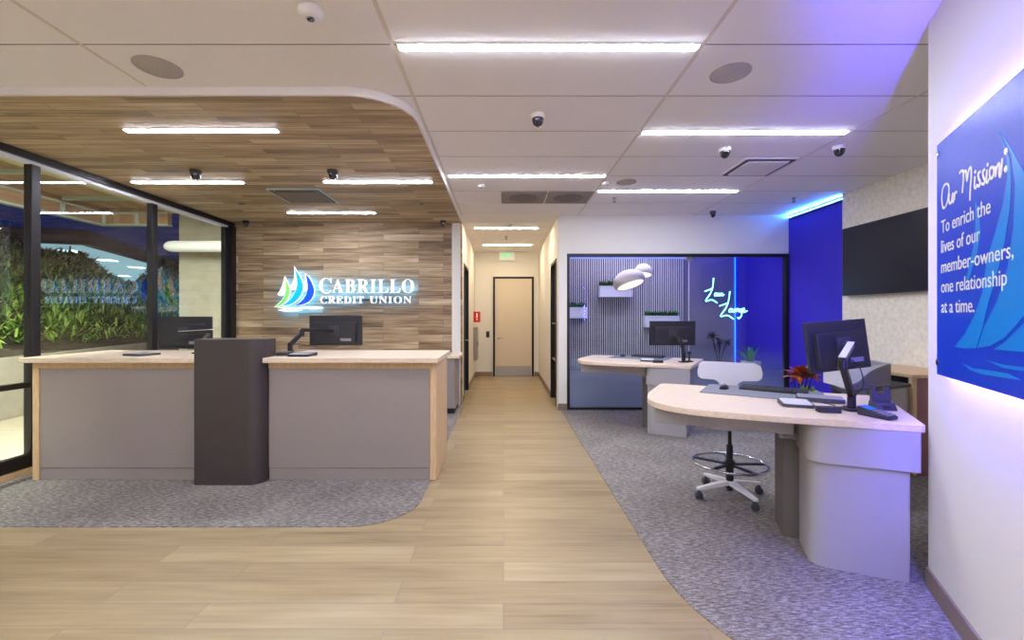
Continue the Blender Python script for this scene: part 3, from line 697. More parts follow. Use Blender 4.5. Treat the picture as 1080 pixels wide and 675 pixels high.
# charging cradle with a U-shaped top
t = thing('charging_cradle', 'dark grey cradle with a notched top on the nearest desk', 'cradle', (2.385, 2.82, ZD + 0.0005), math.radians(-12))
MB().loft([[(-0.06, -0.05, 0), (0.06, -0.05, 0), (0.055, 0.05, 0), (-0.055, 0.05, 0)], [(-0.056, -0.03, 0.045), (0.056, -0.03, 0.045), (0.05, 0.045, 0.05), (-0.05, 0.045, 0.05)]]).build('base', DARK_PLASTIC, t, 0.004)
U = [(-0.05, 0.045), (0.05, 0.045), (0.05, 0.14), (0.028, 0.145)] + [(0.028 * math.cos(a), 0.125 - 0.032 * math.sin(a)) for a in [PI * i / 8 for i in range(9)]] + [(-0.028, 0.145), (-0.05, 0.14)]
s = MB(); s.loft([[(x, y + (z - 0.045) * 0.12, z) for x, z in U] for y in (0.0, 0.035)]); s.build('fork', DARK_PLASTIC, t, 0.003)
MB().box(-0.018, 0.018, -0.052, -0.046, 0.012, 0.03).build('port', BLACK_PLASTIC, t)
def cable(label, pts, r=0.0035):
    o = MB().tube(smooth_path(pts, 6), r, 6).build('cable', BLACK_PLASTIC); return tag(o, label, 'cable')
cable('thin black cable looping from the card terminal to the monitor arm of the nearest desk', [(2.19, 2.70, ZD + 0.025), (2.24, 2.76, ZD + 0.008), (2.28, 2.80, ZD + 0.004), (2.26, 2.88, ZD + 0.004), (2.20, 2.90, ZD + 0.004)])
cable('thin black cable from the folder case to the box on the nearest desk', [(2.13, 3.01, ZD + 0.01), (2.16, 2.92, ZD + 0.004), (2.11, 2.86, ZD + 0.004), (2.05, 2.78, ZD + 0.01)])
# small stand on the back desk
t = thing('charging_cradle', 'small black upright cradle on the desk before the lounge glass', 'cradle', (2.40, 5.78, ZD + 0.0005), 0.2)
MB().lathe([(0, 0), (0.05, 0), (0.045, 0.014), (0.012, 0.02), (0.010, 0.10), (0, 0.10)], 16).build('stand', BLACK_PLASTIC, t)
MB().box(-0.022, 0.022, -0.015, 0.01, 0.10, 0.135).build('head', BLACK_PLASTIC, t, 0.004)

# teller counter equipment
ZT = 1.1015
slab_item('signature_pad', 'flat dark pad on the counter section by the street windows', 'signature pad', (-3.36, 4.16), ZT, 0.22, 0.20, 0.018, math.radians(-12), DARK_PLASTIC, GREY_PLASTIC, 0.02)
slab_item('usb_hub', 'black box beside the bronze block on the counter by the street windows', 'hub', (-2.83, 4.45), ZT, 0.14, 0.07, 0.035, 0.0, BLACK_PLASTIC, r=0.006)
slab_item('usb_hub', 'low black box at the arm foot on the counter by the corridor', 'hub', (-2.035, 4.10), ZT, 0.12, 0.09, 0.034, 0.0, BLACK_PLASTIC, r=0.006) if False else None
slab_item('card_reader', 'small black reader beside the bronze block on the counter by the corridor', 'reader', (-2.015, 4.12), ZT, 0.12, 0.09, 0.03, 0.1, BLACK_PLASTIC, DARK_PLASTIC, 0.01, slope=0.1)
t = slab_item('signature_pad', 'dark rimmed tray pad on the counter section by the corridor', 'signature pad', (-1.83, 4.08), ZT, 0.20, 0.20, 0.02, math.radians(-6), BLACK_PLASTIC, GREY_PLASTIC, 0.03, slope=0.05)

# ================================================================== RIGHT BACK CORNER
t = thing('credenza', 'oak edged credenza with a purple end panel under the television', 'cabinet', (0, 0, 0.006))
MB().box(3.75, 4.385, 4.13, 4.95, 0.0, 0.80).build('body', GREY_DESK, t, 0.003)
MB().box(3.86, 4.385, 4.13, 4.95, 0.80, 0.894).build('niche_shade', BLACK_PLASTIC, t)  # black block stands in for the shade inside the open niche
MB().box(3.776, 4.385, 4.09, 4.13, 0.0, 0.894).build('end_panel', WOOD_END, t, 0.002)
MB().box(3.735, 3.775, 4.085, 4.129, 0.0, 0.894).build('post', WOOD_EDGE, t, 0.002)
MB().box(3.72, 4.39, 4.07, 4.96, 0.8945, 0.925).build('top', WOOD_EDGE, t, 0.003)
# curved return table
t = thing('return_table', 'curved grey return table between the nearest desk and the credenza', 'table', (0, 0, 0.006))
cv = smooth_path([(2.78, 3.40, 0), (2.98, 3.66, 0), (3.25, 3.85, 0), (3.50, 3.97, 0), (3.70, 4.06, 0)], 5)
edge = [(p.x, p.y) for p in cv]
MB().prism(edge + [(3.70, 4.7), (3.15, 4.40), (2.85, 3.80)], 0.815, 0.845).build('table_top', DARK_PLASTIC, t, 0.003)
inn = [(p.x + 0.02, p.y + 0.05) for p in cv]
MB().prism(inn + [(p.x + 0.01, p.y + 0.075) for p in cv][::-1], 0.0, 0.8145).build('apron', GREY_DESK, t)
MB().box(3.18, 3.24, 4.28, 4.34, 0, 0.8145).build('leg', DARK_PLASTIC, t)
# office machine
A = Vector((2.87, 3.68)); ab = Vector((0.56, 0.28)); ac = Vector((0.10, 0.46))
t = thing('office_printer', 'bulky grey office printer with a curved hood behind the nearest desk monitor', 'printer', (A.x, A.y, 0.852))
pt = lambda a, c, z: (ab.x * a + ac.x * c, ab.y * a + ac.y * c, z)
prof = [(0.0, 0.0), (1.0, 0.0), (1.0, 0.195), (0.85, 0.188), (0.6, 0.165), (0.42, 0.14), (0.28, 0.105), (0.16, 0.07), (0.0, 0.05)]
MB().loft([[pt(a, 0.0, z) for a, z in prof], [pt(a, 1.0, z * 1.02) for a, z in prof]]).build('hood', GREY_PLASTIC, t, 0.004)
MB().loft([[pt(a, -0.012, z) for a, z in [(0.03, 0.02), (0.97, 0.02), (0.97, 0.175), (0.85, 0.168), (0.6, 0.145), (0.42, 0.12), (0.28, 0.085), (0.16, 0.05)]], [pt(a, 0.002, z) for a, z in [(0.03, 0.02), (0.97, 0.02), (0.97, 0.175), (0.85, 0.168), (0.6, 0.145), (0.42, 0.12), (0.28, 0.085), (0.16, 0.05)]]]).build('front_cover', M('printer_front', (112, 108, 132), 0.45), t)
MB().loft([[pt(-0.035, c, z) for c, z in [(0.0, 0.0), (1.0, 0.0), (1.0, 0.13), (0.9, 0.165), (0.7, 0.18), (0.45, 0.165), (0.2, 0.12), (0.0, 0.06)]], [pt(0.0, c, z) for c, z in [(0.0, 0.0), (1.0, 0.0), (1.0, 0.13), (0.9, 0.165), (0.7, 0.18), (0.45, 0.165), (0.2, 0.12), (0.0, 0.06)]]]).build('side_cover', PALE_PLASTIC, t, 0.006)
q = A + ab * 0.74 + ac * 0.35
t = thing('tablet_stand', 'small tilted tablet with a silver edge on top of the office printer', 'tablet', (q.x, q.y, 1.0345), math.radians(55))
R = Matrix.Rotation(math.radians(-18), 4, 'X')
MB(R).box(-0.075, 0.075, 0.0, 0.010, 0.004, 0.105).build('case', STEEL, t, 0.003)
MB(R).box(-0.068, 0.068, -0.0015, 0.0, 0.012, 0.098).build('screen', SCREEN, t)
MB().bar((0, 0.02, 0.06), (0, 0.07, 0.003), 0.05, 0.004).build('kick_stand', STEEL, t)
# orange leaved plant on the floor
def leaf_spray(mb, c, n, L, w, up=(0.3, 1.2), bend=0.4, rad=0.0):
    for i in range(n):
        a = random.uniform(0, 2 * PI); e = random.uniform(*up)
        b_ = (c[0] + random.uniform(-rad, rad), c[1] + random.uniform(-rad, rad), c[2])
        mb.blade(b_, (math.cos(a) * math.cos(e), math.sin(a) * math.cos(e), math.sin(e)), L * random.uniform(0.7, 1.1), w * random.uniform(0.8, 1.2), bend)
    return mb
t = thing('potted_plant', 'orange and green leaved plant in the gap between the nearest desk and the blue wall', 'plant', (3.10, 4.62, 0.0065))
MB().lathe([(0, 0), (0.11, 0), (0.15, 0.40), (0.135, 0.40), (0.13, 0.37), (0, 0.37)], 24).build('pot', DARK_PLASTIC, t)
st = MB()
for i in range(5): st.tube([(0.02 * i - 0.04, 0, 0.36), (0.03 * i - 0.07, 0.01 * i, 0.62), (0.05 * i - 0.11, 0.0, 0.86)], 0.006, 6)
st.build('stem', BARK, t)
lv = MB()
for i in range(5): leaf_spray(lv, (0.05 * i - 0.11, 0, 0.84 + 0.02 * (i % 3)), 12, 0.17, 0.065, (-0.3, 1.1), 0.25)
lv.build('foliage', LEAF_ORANGE, t)
leaf_spray(MB(), (0.0, -0.02, 0.56), 30, 0.28, 0.06, (0.6, 1.35), 0.25, 0.05).build('lower_foliage', LEAF_LIME, t)

# television
t = thing('television', 'large black television on the cream textured wall', 'television', (4.4, 4.96, 0))
MB().box(-0.085, -0.045, -0.74, 0.74, 1.725, 2.575).build('housing', BLACK_PLASTIC, t, 0.004)
MB().box(-0.0865, -0.085, -0.73, 0.73, 1.742, 2.566).build('screen', SCREEN, t)
MB().box(-0.045, -0.0005, -0.25, 0.25, 1.95, 2.35).build('wall_bracket', BLACK_METAL, t)

# ================================================================== MISSION PANEL
SO = Vector((2.2400, 2.314, 0)); SX = -WD; SN = Vector((-WD.y, WD.x, 0))
if SN.dot(Vector((-1, 0, 0))) < 0: SN = -SN
PM = Matrix(((SX.x, 0, SN.x, SO.x), (SX.y, 0, SN.y, SO.y), (0, 1, 0, 0), (0, 0, 0, 1)))     # local x along panel, y up, z out of the wall
OFF = 0.045
def sp(u, v):
    k = (u - PU) / F
    # intersection with the panel face, OFF in front of the wall
    bx, by = SO.x + SN.x * OFF, SO.y + SN.y * OFF
    s = (k * by - bx) / (SX.x - k * SX.y)
    Y = by + SX.y * s
    return (s, HC - (v - PV) / F * Y)
pz0, pz1, ps0, ps1 = 1.178, 2.30, sp(988, 300)[0], 1.22
t = thing('mission_sign', 'blue backlit mission panel with white writing on the angled wall', 'sign', (0, 0, 0))
MB(PM).box(ps0, ps1, pz0, pz1, OFF - 0.012, OFF).build('panel', PANEL_BLUE, t, 0.002)
art = [
 [(1054, 139), (1062, 165), (1063, 185), (1058, 215), (1050, 245), (1041, 275), (1036, 310), (1028, 333), (1018, 352), (1007, 366), (1018, 367.5), (1030, 367), (1037, 344), (1043, 318), (1052, 288), (1060, 255), (1065.5, 220), (1067, 190), (1065.5, 168)],
 [(1056, 140), (1067, 162), (1071, 195), (1069, 240), (1063, 282), (1052, 318), (1038, 345), (1031, 367), (1045, 364.5), (1060, 356), (1072, 343), (1084, 328), (1098, 308), (1098, 225), (1082, 185), (1068, 158)],
 [(1048, 368.5), (1060, 361), (1071, 350), (1084, 337), (1098, 320), (1098, 372), (1070, 370.5)],
 [(1029, 210), (1033, 226), (1034.5, 246), (1031, 266), (1023, 292), (1018, 301), (1021.5, 284), (1027, 260), (1029, 240)],
 [(1015, 383), (1026, 388.5), (1045, 391), (1063, 394), (1077, 401), (1060, 398.5), (1035, 394.5), (1023, 390)],
 [(1040, 380), (1060, 385), (1080, 387.5), (1098, 389), (1098, 391.5), (1078, 391), (1058, 388)]]
me = poly_mesh([[sp(*p) for p in a] for a in art], 0.0005)
m_ = MB(PM @ Matrix.Translation((0, 0, OFF + 0.0006))); m_.mesh(me); m_.build('sail_art', PANEL_LIGHT, t, smooth=False)
# handwritten title: strokes read off the photo and laid on the panel
def st_px(pts, ox, oy, sc): return [sp(ox + p[0] / sc, oy + p[1] / sc) for p in pts]
hand = [
 [(76, 452), (66, 456), (57, 478), (54, 515), (58, 549), (66, 552), (76, 532), (83, 495), (84, 465), (78, 452)],
 [(86, 492), (84, 518), (88, 535), (95, 525), (100, 492), (99, 520), (103, 531)],
 [(106, 488), (106, 520), (108, 500), (113, 486), (118, 488)],
 [(128, 408), (136, 398), (144, 400), (145, 430), (140, 490)], [(143, 420), (150, 400), (156, 402), (160, 440), (166, 400), (176, 383), (178, 420), (174, 470), (172, 522)],
 [(193, 420), (191, 462), (196, 470), (202, 455)], 
 [(216, 400), (207, 410), (209, 430), (215, 445), (210, 462), (202, 458)],
 [(235, 390), (226, 402), (229, 424), (235, 438), (230, 454), (221, 450)],
 [(244, 392), (241, 440), (246, 446), (253, 430)],
 [(266, 380), (257, 390), (255, 415), (261, 430), (269, 420), (273, 395), (268, 380)],
 [(279, 378), (279, 422), (283, 392), (292, 368), (296, 376), (295, 412), (301, 418), (308, 345)]]
h = MB(PM @ Matrix.Translation((0, 0, OFF)) @ Matrix.Scale(0.35, 4, (0, 0, 1)))
for stt in hand:
    h.tube([(p.x, p.y, 0.002) for p in smooth_path([(a[0], a[1], 0) for a in st_px(stt, 980, 80, 3.97)], 5)], 0.0062, 6)
for u, v in ((322, 316), (322, 390), (194, 402), (246, 372)):
    c = sp(980 + u / 3.97, 80 + v / 3.97); rr = 0.013 if u > 300 else 0.008
    h.ellipsoid((c[0], c[1], 0.002), rr, rr, 0.006, 12, 6)
h.build('title_lettering', SIGN_WHITE, t)
s_left = sp(993, 300)[0]
for body, ue, zb in (('To enrich the', 1045, 1.858), ('lives of our', 1034, 1.764), ('member-owners,', 1069.5, 1.668), ('one relationship', 1062.5, 1.574), ('at a time.', 1028, 1.479)):
    me = text_mesh(body, 0.085, 0.0006, 0.0); s1 = sp(ue, 300)[0]
    xs = [v.co.x for v in me.vertices]; kx = (s1 - s_left) / (max(xs) - min(xs)); mn = min(xs)
    for v in me.vertices: v.co.x = s_left + (v.co.x - mn) * kx; v.co.y = zb + v.co.y * 1.02
    tx = MB(PM @ Matrix.Translation((0, 0, OFF + 0.001))); tx.mesh(me); tx.build('statement_lettering', SIGN_WHITE, t, smooth=False)
for sx in (ps0 + 0.022, ps1 - 0.03):
    for z in (pz0 + 0.06, pz1 - 0.05):
        k = MB(PM @ Matrix.Translation((sx, z, 0))); k.lathe([(0, 0.0), (0.010, 0.0), (0.010, OFF - 0.0125), (0, OFF - 0.0125)], 14); k.lathe([(0, OFF), (0.016, OFF), (0.016, OFF + 0.006), (0, OFF + 0.008)], 18)
        k.build('standoff', CHROME, t)
MB(PM).box(ps0 + 0.03, ps1 - 0.03, pz1 - 0.035, pz1 - 0.022, 0.012, 0.026).box(ps0 + 0.03, ps1 - 0.03, pz0 + 0.022, pz0 + 0.035, 0.012, 0.026).box(ps0 + 0.02, ps0 + 0.03, pz0 + 0.03, pz1 - 0.03, 0.012, 0.026).build('led_strip', LED_BLUE, t)

# ================================================================== BACKLIT WALL SIGN
YS = 7.22
def wp(u, v): return ((u - PU) / F * YS, HC - (v - PV) / F * YS)
def cz(pts): return [wp(280 + p[0] / 8.44, 270 + p[1] / 8.44) for p in pts]
green = [(178, 195), (196, 230), (214, 272), (222, 310), (214, 350), (196, 385), (172, 418), (145, 437), (118, 447), (88, 452), (118, 432), (150, 402), (172, 368), (185, 330), (190, 285), (186, 240)]
cyan = [(262, 105), (284, 140), (308, 178), (328, 220), (340, 262), (338, 305), (322, 345), (296, 382), (262, 412), (222, 432), (180, 440), (150, 443), (190, 418), (228, 385), (258, 345), (280, 300), (288, 250), (284, 200), (274, 150)]
blue = [(366, 165), (392, 195), (414, 232), (430, 270), (438, 305), (432, 345), (416, 380), (388, 408), (352, 426), (310, 436), (270, 438), (312, 415), (346, 382), (368, 345), (380, 300), (380, 250), (372, 205)]
wave1 = [(105, 462), (160, 456), (230, 456), (300, 462), (360, 450), (430, 448), (500, 455), (520, 463), (470, 472), (400, 474), (330, 470), (250, 466), (170, 468)]
wave2 = [(110, 480), (170, 476), (260, 478), (340, 480), (300, 490), (230, 496), (160, 492)]
jib = [(176, 190), (170, 230), (155, 275), (138, 312), (118, 342), (140, 350), (160, 340), (176, 305), (186, 262), (190, 220)]
gaff = [(262, 100), (268, 150), (266, 200), (250, 245), (226, 275), (220, 300), (250, 300), (276, 270), (290, 220)]
mast = [(356, 160), (362, 215), (358, 262), (338, 290), (344, 310), (366, 300), (380, 262), (380, 215)]
t = thing('backlit_sign', 'backlit sail emblem and lettering on the timber wall', 'sign', (0, 0, 0))
PW = lambda y: Matrix(((1, 0, 0, 0), (0, 0, -1, y), (0, 1, 0, 0), (0, 0, 0, 1)))
allp = [cz(p) for p in (green, cyan, blue, wave1, wave2, jib, gaff, mast)]
m_ = MB()
for p in allp:
    m_.M = PW(7.212); m_.mesh(poly_mesh([p], 0.012, 0.012 if p not in (allp[3], allp[4]) else 0.003))
m_.build('emblem_backing', SIGN_FACE, t, smooth=False)
m_ = MB()
for p in allp:
    m_.M = PW(7.232); m_.mesh(poly_mesh([p], 0.003, -0.003))
m_.build('emblem_halo', HALO, t, smooth=False)
for nm, p, mt in (('green_sail', green, SIGN_GREEN), ('cyan_sail', cyan, SIGN_CYAN), ('blue_sail', blue, SIGN_BLUE)):
    m_ = MB(PW(7.197)); m_.mesh(poly_mesh([cz(p)], 0.003, 0.001)); m_.build(nm, mt, t, smooth=False)
bold = lambda s: ''.join(chr(0x1D400 + ord(c) - 65) if 'A' <= c <= 'Z' else c for c in s)
def word(body, u0, u1, v0, v1, name):
    (x0, z1), (x1, z0) = wp(u0, v0), wp(u1, v1)
    for nm, off, ex, y, mt in ((name, -0.008, 0.012, 7.212, SIGN_FACE), (name + '_halo', -0.016, 0.003, 7.228, HALO)):
        me = text_mesh(bold(body), 1.0, 0.0, off, 1.12)
        g = 0.0
        fit(me, x0 - g, x1 + g, z0 - g, z1 + g)
        m_ = MB(PW(y))
        bm2 = bmesh.new(); bm2.from_mesh(me)
        r_ = bmesh.ops.extrude_face_region(bm2, geom=bm2.faces[:])
        for v in r_['geom']:
            if isinstance(v, bmesh.types.BMVert): v.co.z += 2 * ex
        bm2.to_mesh(me); bm2.free()
        m_.M = PW(y) @ Matrix.Translation((0, 0, -ex)); m_.mesh(me); m_.build(nm, mt, t, smooth=False)
word('C', 337, 349.5, 293.5, 309.5, 'initial_letter')
word('ABRILLO', 350.5, 436.5, 294.5, 309, 'name_lettering')
word('CREDIT', 338, 383.5, 312.5, 320, 'subtitle_lettering')
word('UNION', 390, 434, 312.5, 320, 'subtitle_lettering')
MB().box(-2.95, -1.5, 7.275, 7.3, 1.72, 1.74).build('mounting_rail', BLACK_METAL, t)

# ================================================================== CEILING FITTINGS
def strip_light(x0, x1, y, z, label, mat=STRIP, w=0.052, group='linear ceiling lights'):
    t = thing('ceiling_light', label, 'ceiling light', ((x0 + x1) / 2, y, z), 0, None)
    L = (x1 - x0) / 2
    MB().box(-L, L, -w / 2 - 0.008, w / 2 + 0.008, -0.006, -0.0005).build('trim', W_TRIM, t)
    MB().box(-L + 0.01, L - 0.01, -w / 2, w / 2, -0.010, -0.006).build('diffuser', mat, t)
    return t
y0 = 2.615
strip_light(-0.62, 1.15, 2.632, CEIL, 'linear ceiling light nearest the viewer, above the open floor')
strip_light(1.19, 2.96, 3.852, CEIL, 'linear ceiling light above the nearest desk')
strip_light(-0.62, 1.15, 5.04, CEIL, 'linear ceiling light before the two ceiling vents')
strip_light(1.19, 2.96, 5.65, CEIL, 'linear ceiling light above the desk before the lounge glass')
strip_light(-0.52, 0.62, 8.02, CEIL, 'linear ceiling light at the start of the corridor', STRIP_WARM)
strip_light(-0.45, 0.62, 9.87, CEIL, 'linear ceiling light at the end of the corridor by the exit sign', STRIP_WARM)
strip_light(-2.44, -0.67, 1.40, CEIL, 'added unseen ceiling light behind the viewer, over the entrance floor')  # from here on: out-of-view strips added to brighten the hall
strip_light(-0.62, 1.15, 0.18, CEIL, 'added unseen ceiling light overhead of the viewer')
strip_light(-4.2, -2.49, 0.80, CEIL, 'added unseen ceiling light behind the viewer, beside the street windows')
strip_light(-2.44, -0.67, -1.04, CEIL, 'added unseen ceiling light behind the viewer, between the entrance walls')
strip_light(-4.2, -2.49, -1.65, CEIL, 'added unseen ceiling light far behind the viewer, beside the street windows')
strip_light(-0.62, 1.15, -1.65, CEIL, 'added unseen ceiling light far behind the viewer, beside the entrance wall')
strip_light(-2.44, -0.67, -2.87, CEIL, 'added unseen ceiling light farthest behind the viewer')
ZW = 2.984
strip_light(-3.09, -1.84, 3.655, ZW, 'linear light in the timber ceiling nearest its front edge')
strip_light(-4.20, -2.94, 5.06, ZW, 'linear light in the timber ceiling beside the street windows')
strip_light(-2.03, -0.80, 5.05, ZW, 'linear light in the timber ceiling beside the white tiles')
strip_light(-3.16, -1.87, 6.55, ZW, 'linear light in the timber ceiling just before the lit sign')
strip_light(1.4, 3.0, 7.85, CEIL, 'added unseen ceiling light inside the lounge', STRIP_LOUNGE_FILL)  # extra strip hidden above the glazing, added to light the lounge
# lounge has its own ceiling
struct(MB().box(0.99, 4.46, 7.14, 8.6, CEIL + 0.0, CEIL + 0.02), 'ceiling_lounge', W_TRIM, 'white ceiling inside the lounge', 'ceiling')

def dome_camera(x, y, z, label, shell, dark=True, r=0.055):
    t = thing('dome_camera', label, 'security camera', (x, y, z))
    MB().lathe([(0, -0.0005), (r, -0.0005), (r * 1.02, -0.02), (r * 0.9, -0.034), (0, -0.034)], 24).build('base', shell, t)
    MB().lathe([(r * 0.84, -0.034), (r * 0.82, -0.055), (r * 0.62, -0.08), (r * 0.3, -0.094), (0.001, -0.097)], 24).build('dome', LENS if dark else CHROME, t)
    return t
dome_camera(0.27, 3.52, CEIL, 'white dome camera between two linear lights in the open ceiling', W_TRIM)
dome_camera(2.09, 4.22, CEIL, 'dome camera beside the square ceiling unit, towards the corridor', W_TRIM)
dome_camera(3.13, 4.17, CEIL, 'dome camera between the square ceiling unit and the angled wall', W_TRIM)
dome_camera(3.16, 6.75, CEIL, 'small dome camera in front of the lounge wall', DARK_PLASTIC, True, 0.045)
dome_camera(-3.22, 4.68, ZW, 'dome camera in the timber ceiling towards the street windows', CAM_DARK)
dome_camera(-1.78, 4.66, ZW, 'dome camera in the timber ceiling towards the white tiles', CAM_DARK)
dome_camera(-4.1, 7.12, ZW, 'small dark dome camera in the timber ceiling corner by the windows', BLACK_METAL, True, 0.045)
dome_camera(-0.96, 7.12, ZW, 'small dark dome camera in the timber ceiling corner by the corridor', BLACK_METAL, True, 0.045)
t = thing('fisheye_camera', 'white round ceiling camera with a small lens near the front of the tiles', 'security camera', (-1.0, 2.32, CEIL))
MB().lathe([(0, -0.0005), (0.06, -0.0005), (0.062, -0.02), (0.05, -0.036), (0.03, -0.045), (0, -0.046)], 28).build('base', W_TRIM, t)
MB().lathe([(0.02, -0.0455), (0.018, -0.052), (0.001, -0.056)], 18).build('lens', LENS, t)
def round_speaker(x, y, z, r, label, mat=SPEAKER_GREY):
    t = thing('ceiling_speaker', label, 'speaker', (x, y, z))
    MB().lathe([(0, -0.0005), (r, -0.0005), (r, -0.004), (r * 0.96, -0.008), (r * 0.94, -0.008), (r * 0.94, -0.004), (0, -0.004)], 36).build('rim', mat, t)
    MB().lathe([(0, -0.004), (r * 0.935, -0.004), (r * 0.9, -0.0075), (0, -0.009)], 36).build('mesh_cover', mat, t)
round_speaker(-2.2, 2.85, CEIL, 0.135, 'round grey ceiling speaker before the timber ceiling edge')
round_speaker(1.48, 2.92, CEIL, 0.125, 'round ceiling speaker nearest the angled wall')
round_speaker(1.45, 5.28, CEIL, 0.115, 'round ceiling speaker next to the small sensor')
def sensor(x, y, z, r, label, name='smoke_detector'):
    t = thing(name, label, 'detector', (x, y, z))
    MB().lathe([(0, -0.0005), (r, -0.0005), (r, -0.018), (r * 0.8, -0.03), (0, -0.034)], 24).build('body', W_TRIM, t)
    MB().lathe([(r * 0.3, -0.033), (r * 0.28, -0.040), (0.001, -0.042)], 14).build('sensor_eye', GREY_PLASTIC, t)
sensor(-0.27, 5.4, CEIL, 0.045, 'small white detector beside the two ceiling vents')
sensor(1.22, 5.3, CEIL, 0.05, 'small white detector next to the round speaker')
sensor(0.10, 7.75, CEIL, 0.05, 'white detector at the start of the corridor ceiling')
def sprinkler(x, y, z, label):
    t = thing('sprinkler', label, 'sprinkler', (x, y, z))
    MB().lathe([(0, -0.0005), (0.03, -0.0005), (0.026, -0.008), (0.008, -0.01), (0.008, -0.03), (0, -0.03)], 18).build('body', STEEL, t)
    MB().box(-0.014, -0.010, -0.003, 0.003, -0.055, -0.02).box(0.010, 0.014, -0.003, 0.003, -0.055, -0.02).lathe([(0, -0.060), (0.02, -0.060), (0.02, -0.055), (0, -0.055)], 12).build('deflector', DARK_PLASTIC, t)
sprinkler(3.88, 5.98, CEIL, 'sprinkler head in the ceiling near the blue wall')
sprinkler(1.48, 5.98, CEIL, 'sprinkler head beside the two ceiling vents')
sprinkler(0.05, 8.85, CEIL, 'sprinkler head in the corridor ceiling')
def downlight(x, y, label):
    t = thing('downlight', label, 'downlight', (x, y, ZW))
    MB().lathe([(0.05, -0.0005), (0.055, -0.0005), (0.055, -0.006), (0.04, -0.007), (0.036, -0.0005)], 24).build('rim', STEEL, t)
    MB().lathe([(0, -0.0006), (0.038, -0.0006), (0.03, -0.003), (0, -0.003)], 20).build('aperture', BLACK_PLASTIC, t)
downlight(-3.54, 6.05, 'unlit recessed downlight in the timber ceiling towards the windows')
downlight(-1.11, 6.05, 'unlit recessed downlight in the timber ceiling towards the corridor')
def cassette(x0, x1, ya, yb, z, label, panel, rim):
    t = thing('ceiling_unit', label, 'air conditioner', ((x0 + x1) / 2, (ya + yb) / 2, z))
    a, b = (x1 - x0) / 2, (yb - ya) / 2
    MB().prism(round_poly([(-a, -b), (a, -b), (a, b), (-a, b)], 0.03, 5), -0.016, -0.0005).build('frame', rim, t, 0.003)
    s = MB()
    for q in ((-a + 0.03, a - 0.03, -b + 0.02, -b + 0.055), (-a + 0.03, a - 0.03, b - 0.055, b - 0.02), (-a + 0.02, -a + 0.055, -b + 0.03, b - 0.03), (a - 0.055, a - 0.02, -b + 0.03, b - 0.03)):
        s.box(*q, -0.0185, -0.0162)
    s.build('air_slot', BLACK_METAL, t)
    MB().prism(round_poly([(-a + 0.065, -b + 0.065), (a - 0.065, -b + 0.065), (a - 0.065, b - 0.065), (-a + 0.065, b - 0.065)], 0.02, 4), -0.03, -0.016).build('centre_panel', panel, t, 0.004)
cassette(-2.83, -2.19, 5.31, 5.95, ZW, 'square wood faced air unit in the timber ceiling', WOODCAP, TEAL_METAL)
cassette(2.42, 2.96, 4.46, 5.02, CEIL, 'square white air unit in the tile ceiling', W_TRIM, W_TRIM)
def vent(x0, x1, label):
    t = thing('ceiling_vent', label, 'vent', ((x0 + x1) / 2, 5.97, CEIL))
    a, b = (x1 - x0) / 2, 0.292
    MB().box(-a, a, -b, b, -0.008, -0.0005).build('frame', VENT_GREY, t, 0.002)
    s = MB()
    for k in range(13):
        y = -b + 0.03 + k * (2 * b - 0.06) / 12; s.box(-a + 0.02, a - 0.02, y - 0.004, y + 0.004, -0.013, -0.008)
    s.build('slats', VENT_GREY, t)
    MB().lathe([(0, -0.0085), (0.2, -0.0085), (0.19, -0.018), (0.05, -0.024), (0, -0.024)], 28).build('diffuser_disc', M('vent_disc', (120, 108, 108), 0.8), t)
vent(-0.03, 0.56, 'ceiling vent with a round disc, on the timber ceiling side of the pair')
vent(0.575, 1.155, 'ceiling vent with a round disc, on the lounge side of the pair')

# corridor fittings
t = thing('exit_sign', 'lit green exit sign above the corridor end door', 'sign', (0.08, 10.9, 0))
MB().box(-0.19, 0.19, -0.02, 0.02, 2.83, 3.045).build('housing', WHITE_PLASTIC, t, 0.004)
me = fit(text_mesh('EXIT', 1, 0.002), -0.13, 0.13, 2.88, 3.0)
m_ = MB(Matrix(((1, 0, 0, 0), (0, 0, -1, -0.0215), (0, 1, 0, 0), (0, 0, 0, 1)))); m_.mesh(me); m_.build('lettering', EXIT_GREEN, t, smooth=False)
t = thing('fire_sign', 'small red projecting fire sign on the corridor wall', 'sign', (-0.7, 10.45, 0))
MB().box(0.0005, 0.16, -0.006, 0.006, 1.33, 1.58).build('plate', RED, t, 0.002)
m_ = MB().box(0.065, 0.095, -0.0075, -0.006, 1.43, 1.54); m_.M = Matrix.Translation((0.08, -0.006, 1.395)) @ Matrix.Rotation(PI / 2, 4, 'X'); m_.lathe([(0, 0), (0.016, 0), (0.016, 0.0015), (0, 0.0015)], 14)
m_.build('symbol', SIGN_WHITE, t)
t = thing('wall_cabinet', 'tall narrow grey cabinet under the red sign on the corridor wall', 'cabinet', (-0.7, 10.55, 0))
MB().box(0.0005, 0.085, -0.17, 0.17, 0.44, 1.21).build('body', VENT_GREY, t, 0.004)
dd = MB().box(0.085, 0.098, -0.16, 0.16, 0.46, 1.19).build('door', STEEL, t, 0.003)
MB().box(0.098, 0.112, -0.14, -0.12, 0.78, 0.88).build('handle', BLACK_METAL, dd, 0.002)
t = thing('card_reader', 'small black card reader on the wall beside the corridor end door', 'reader', (-0.385, 11.0, 0))
MB().box(-0.04, 0.04, -0.02, -0.0005, 0.95, 1.10).build('body', BLACK_PLASTIC, t, 0.004)
MB().box(-0.025, 0.025, -0.022, -0.02, 1.03, 1.08).build('pad', DARK_PLASTIC, t)

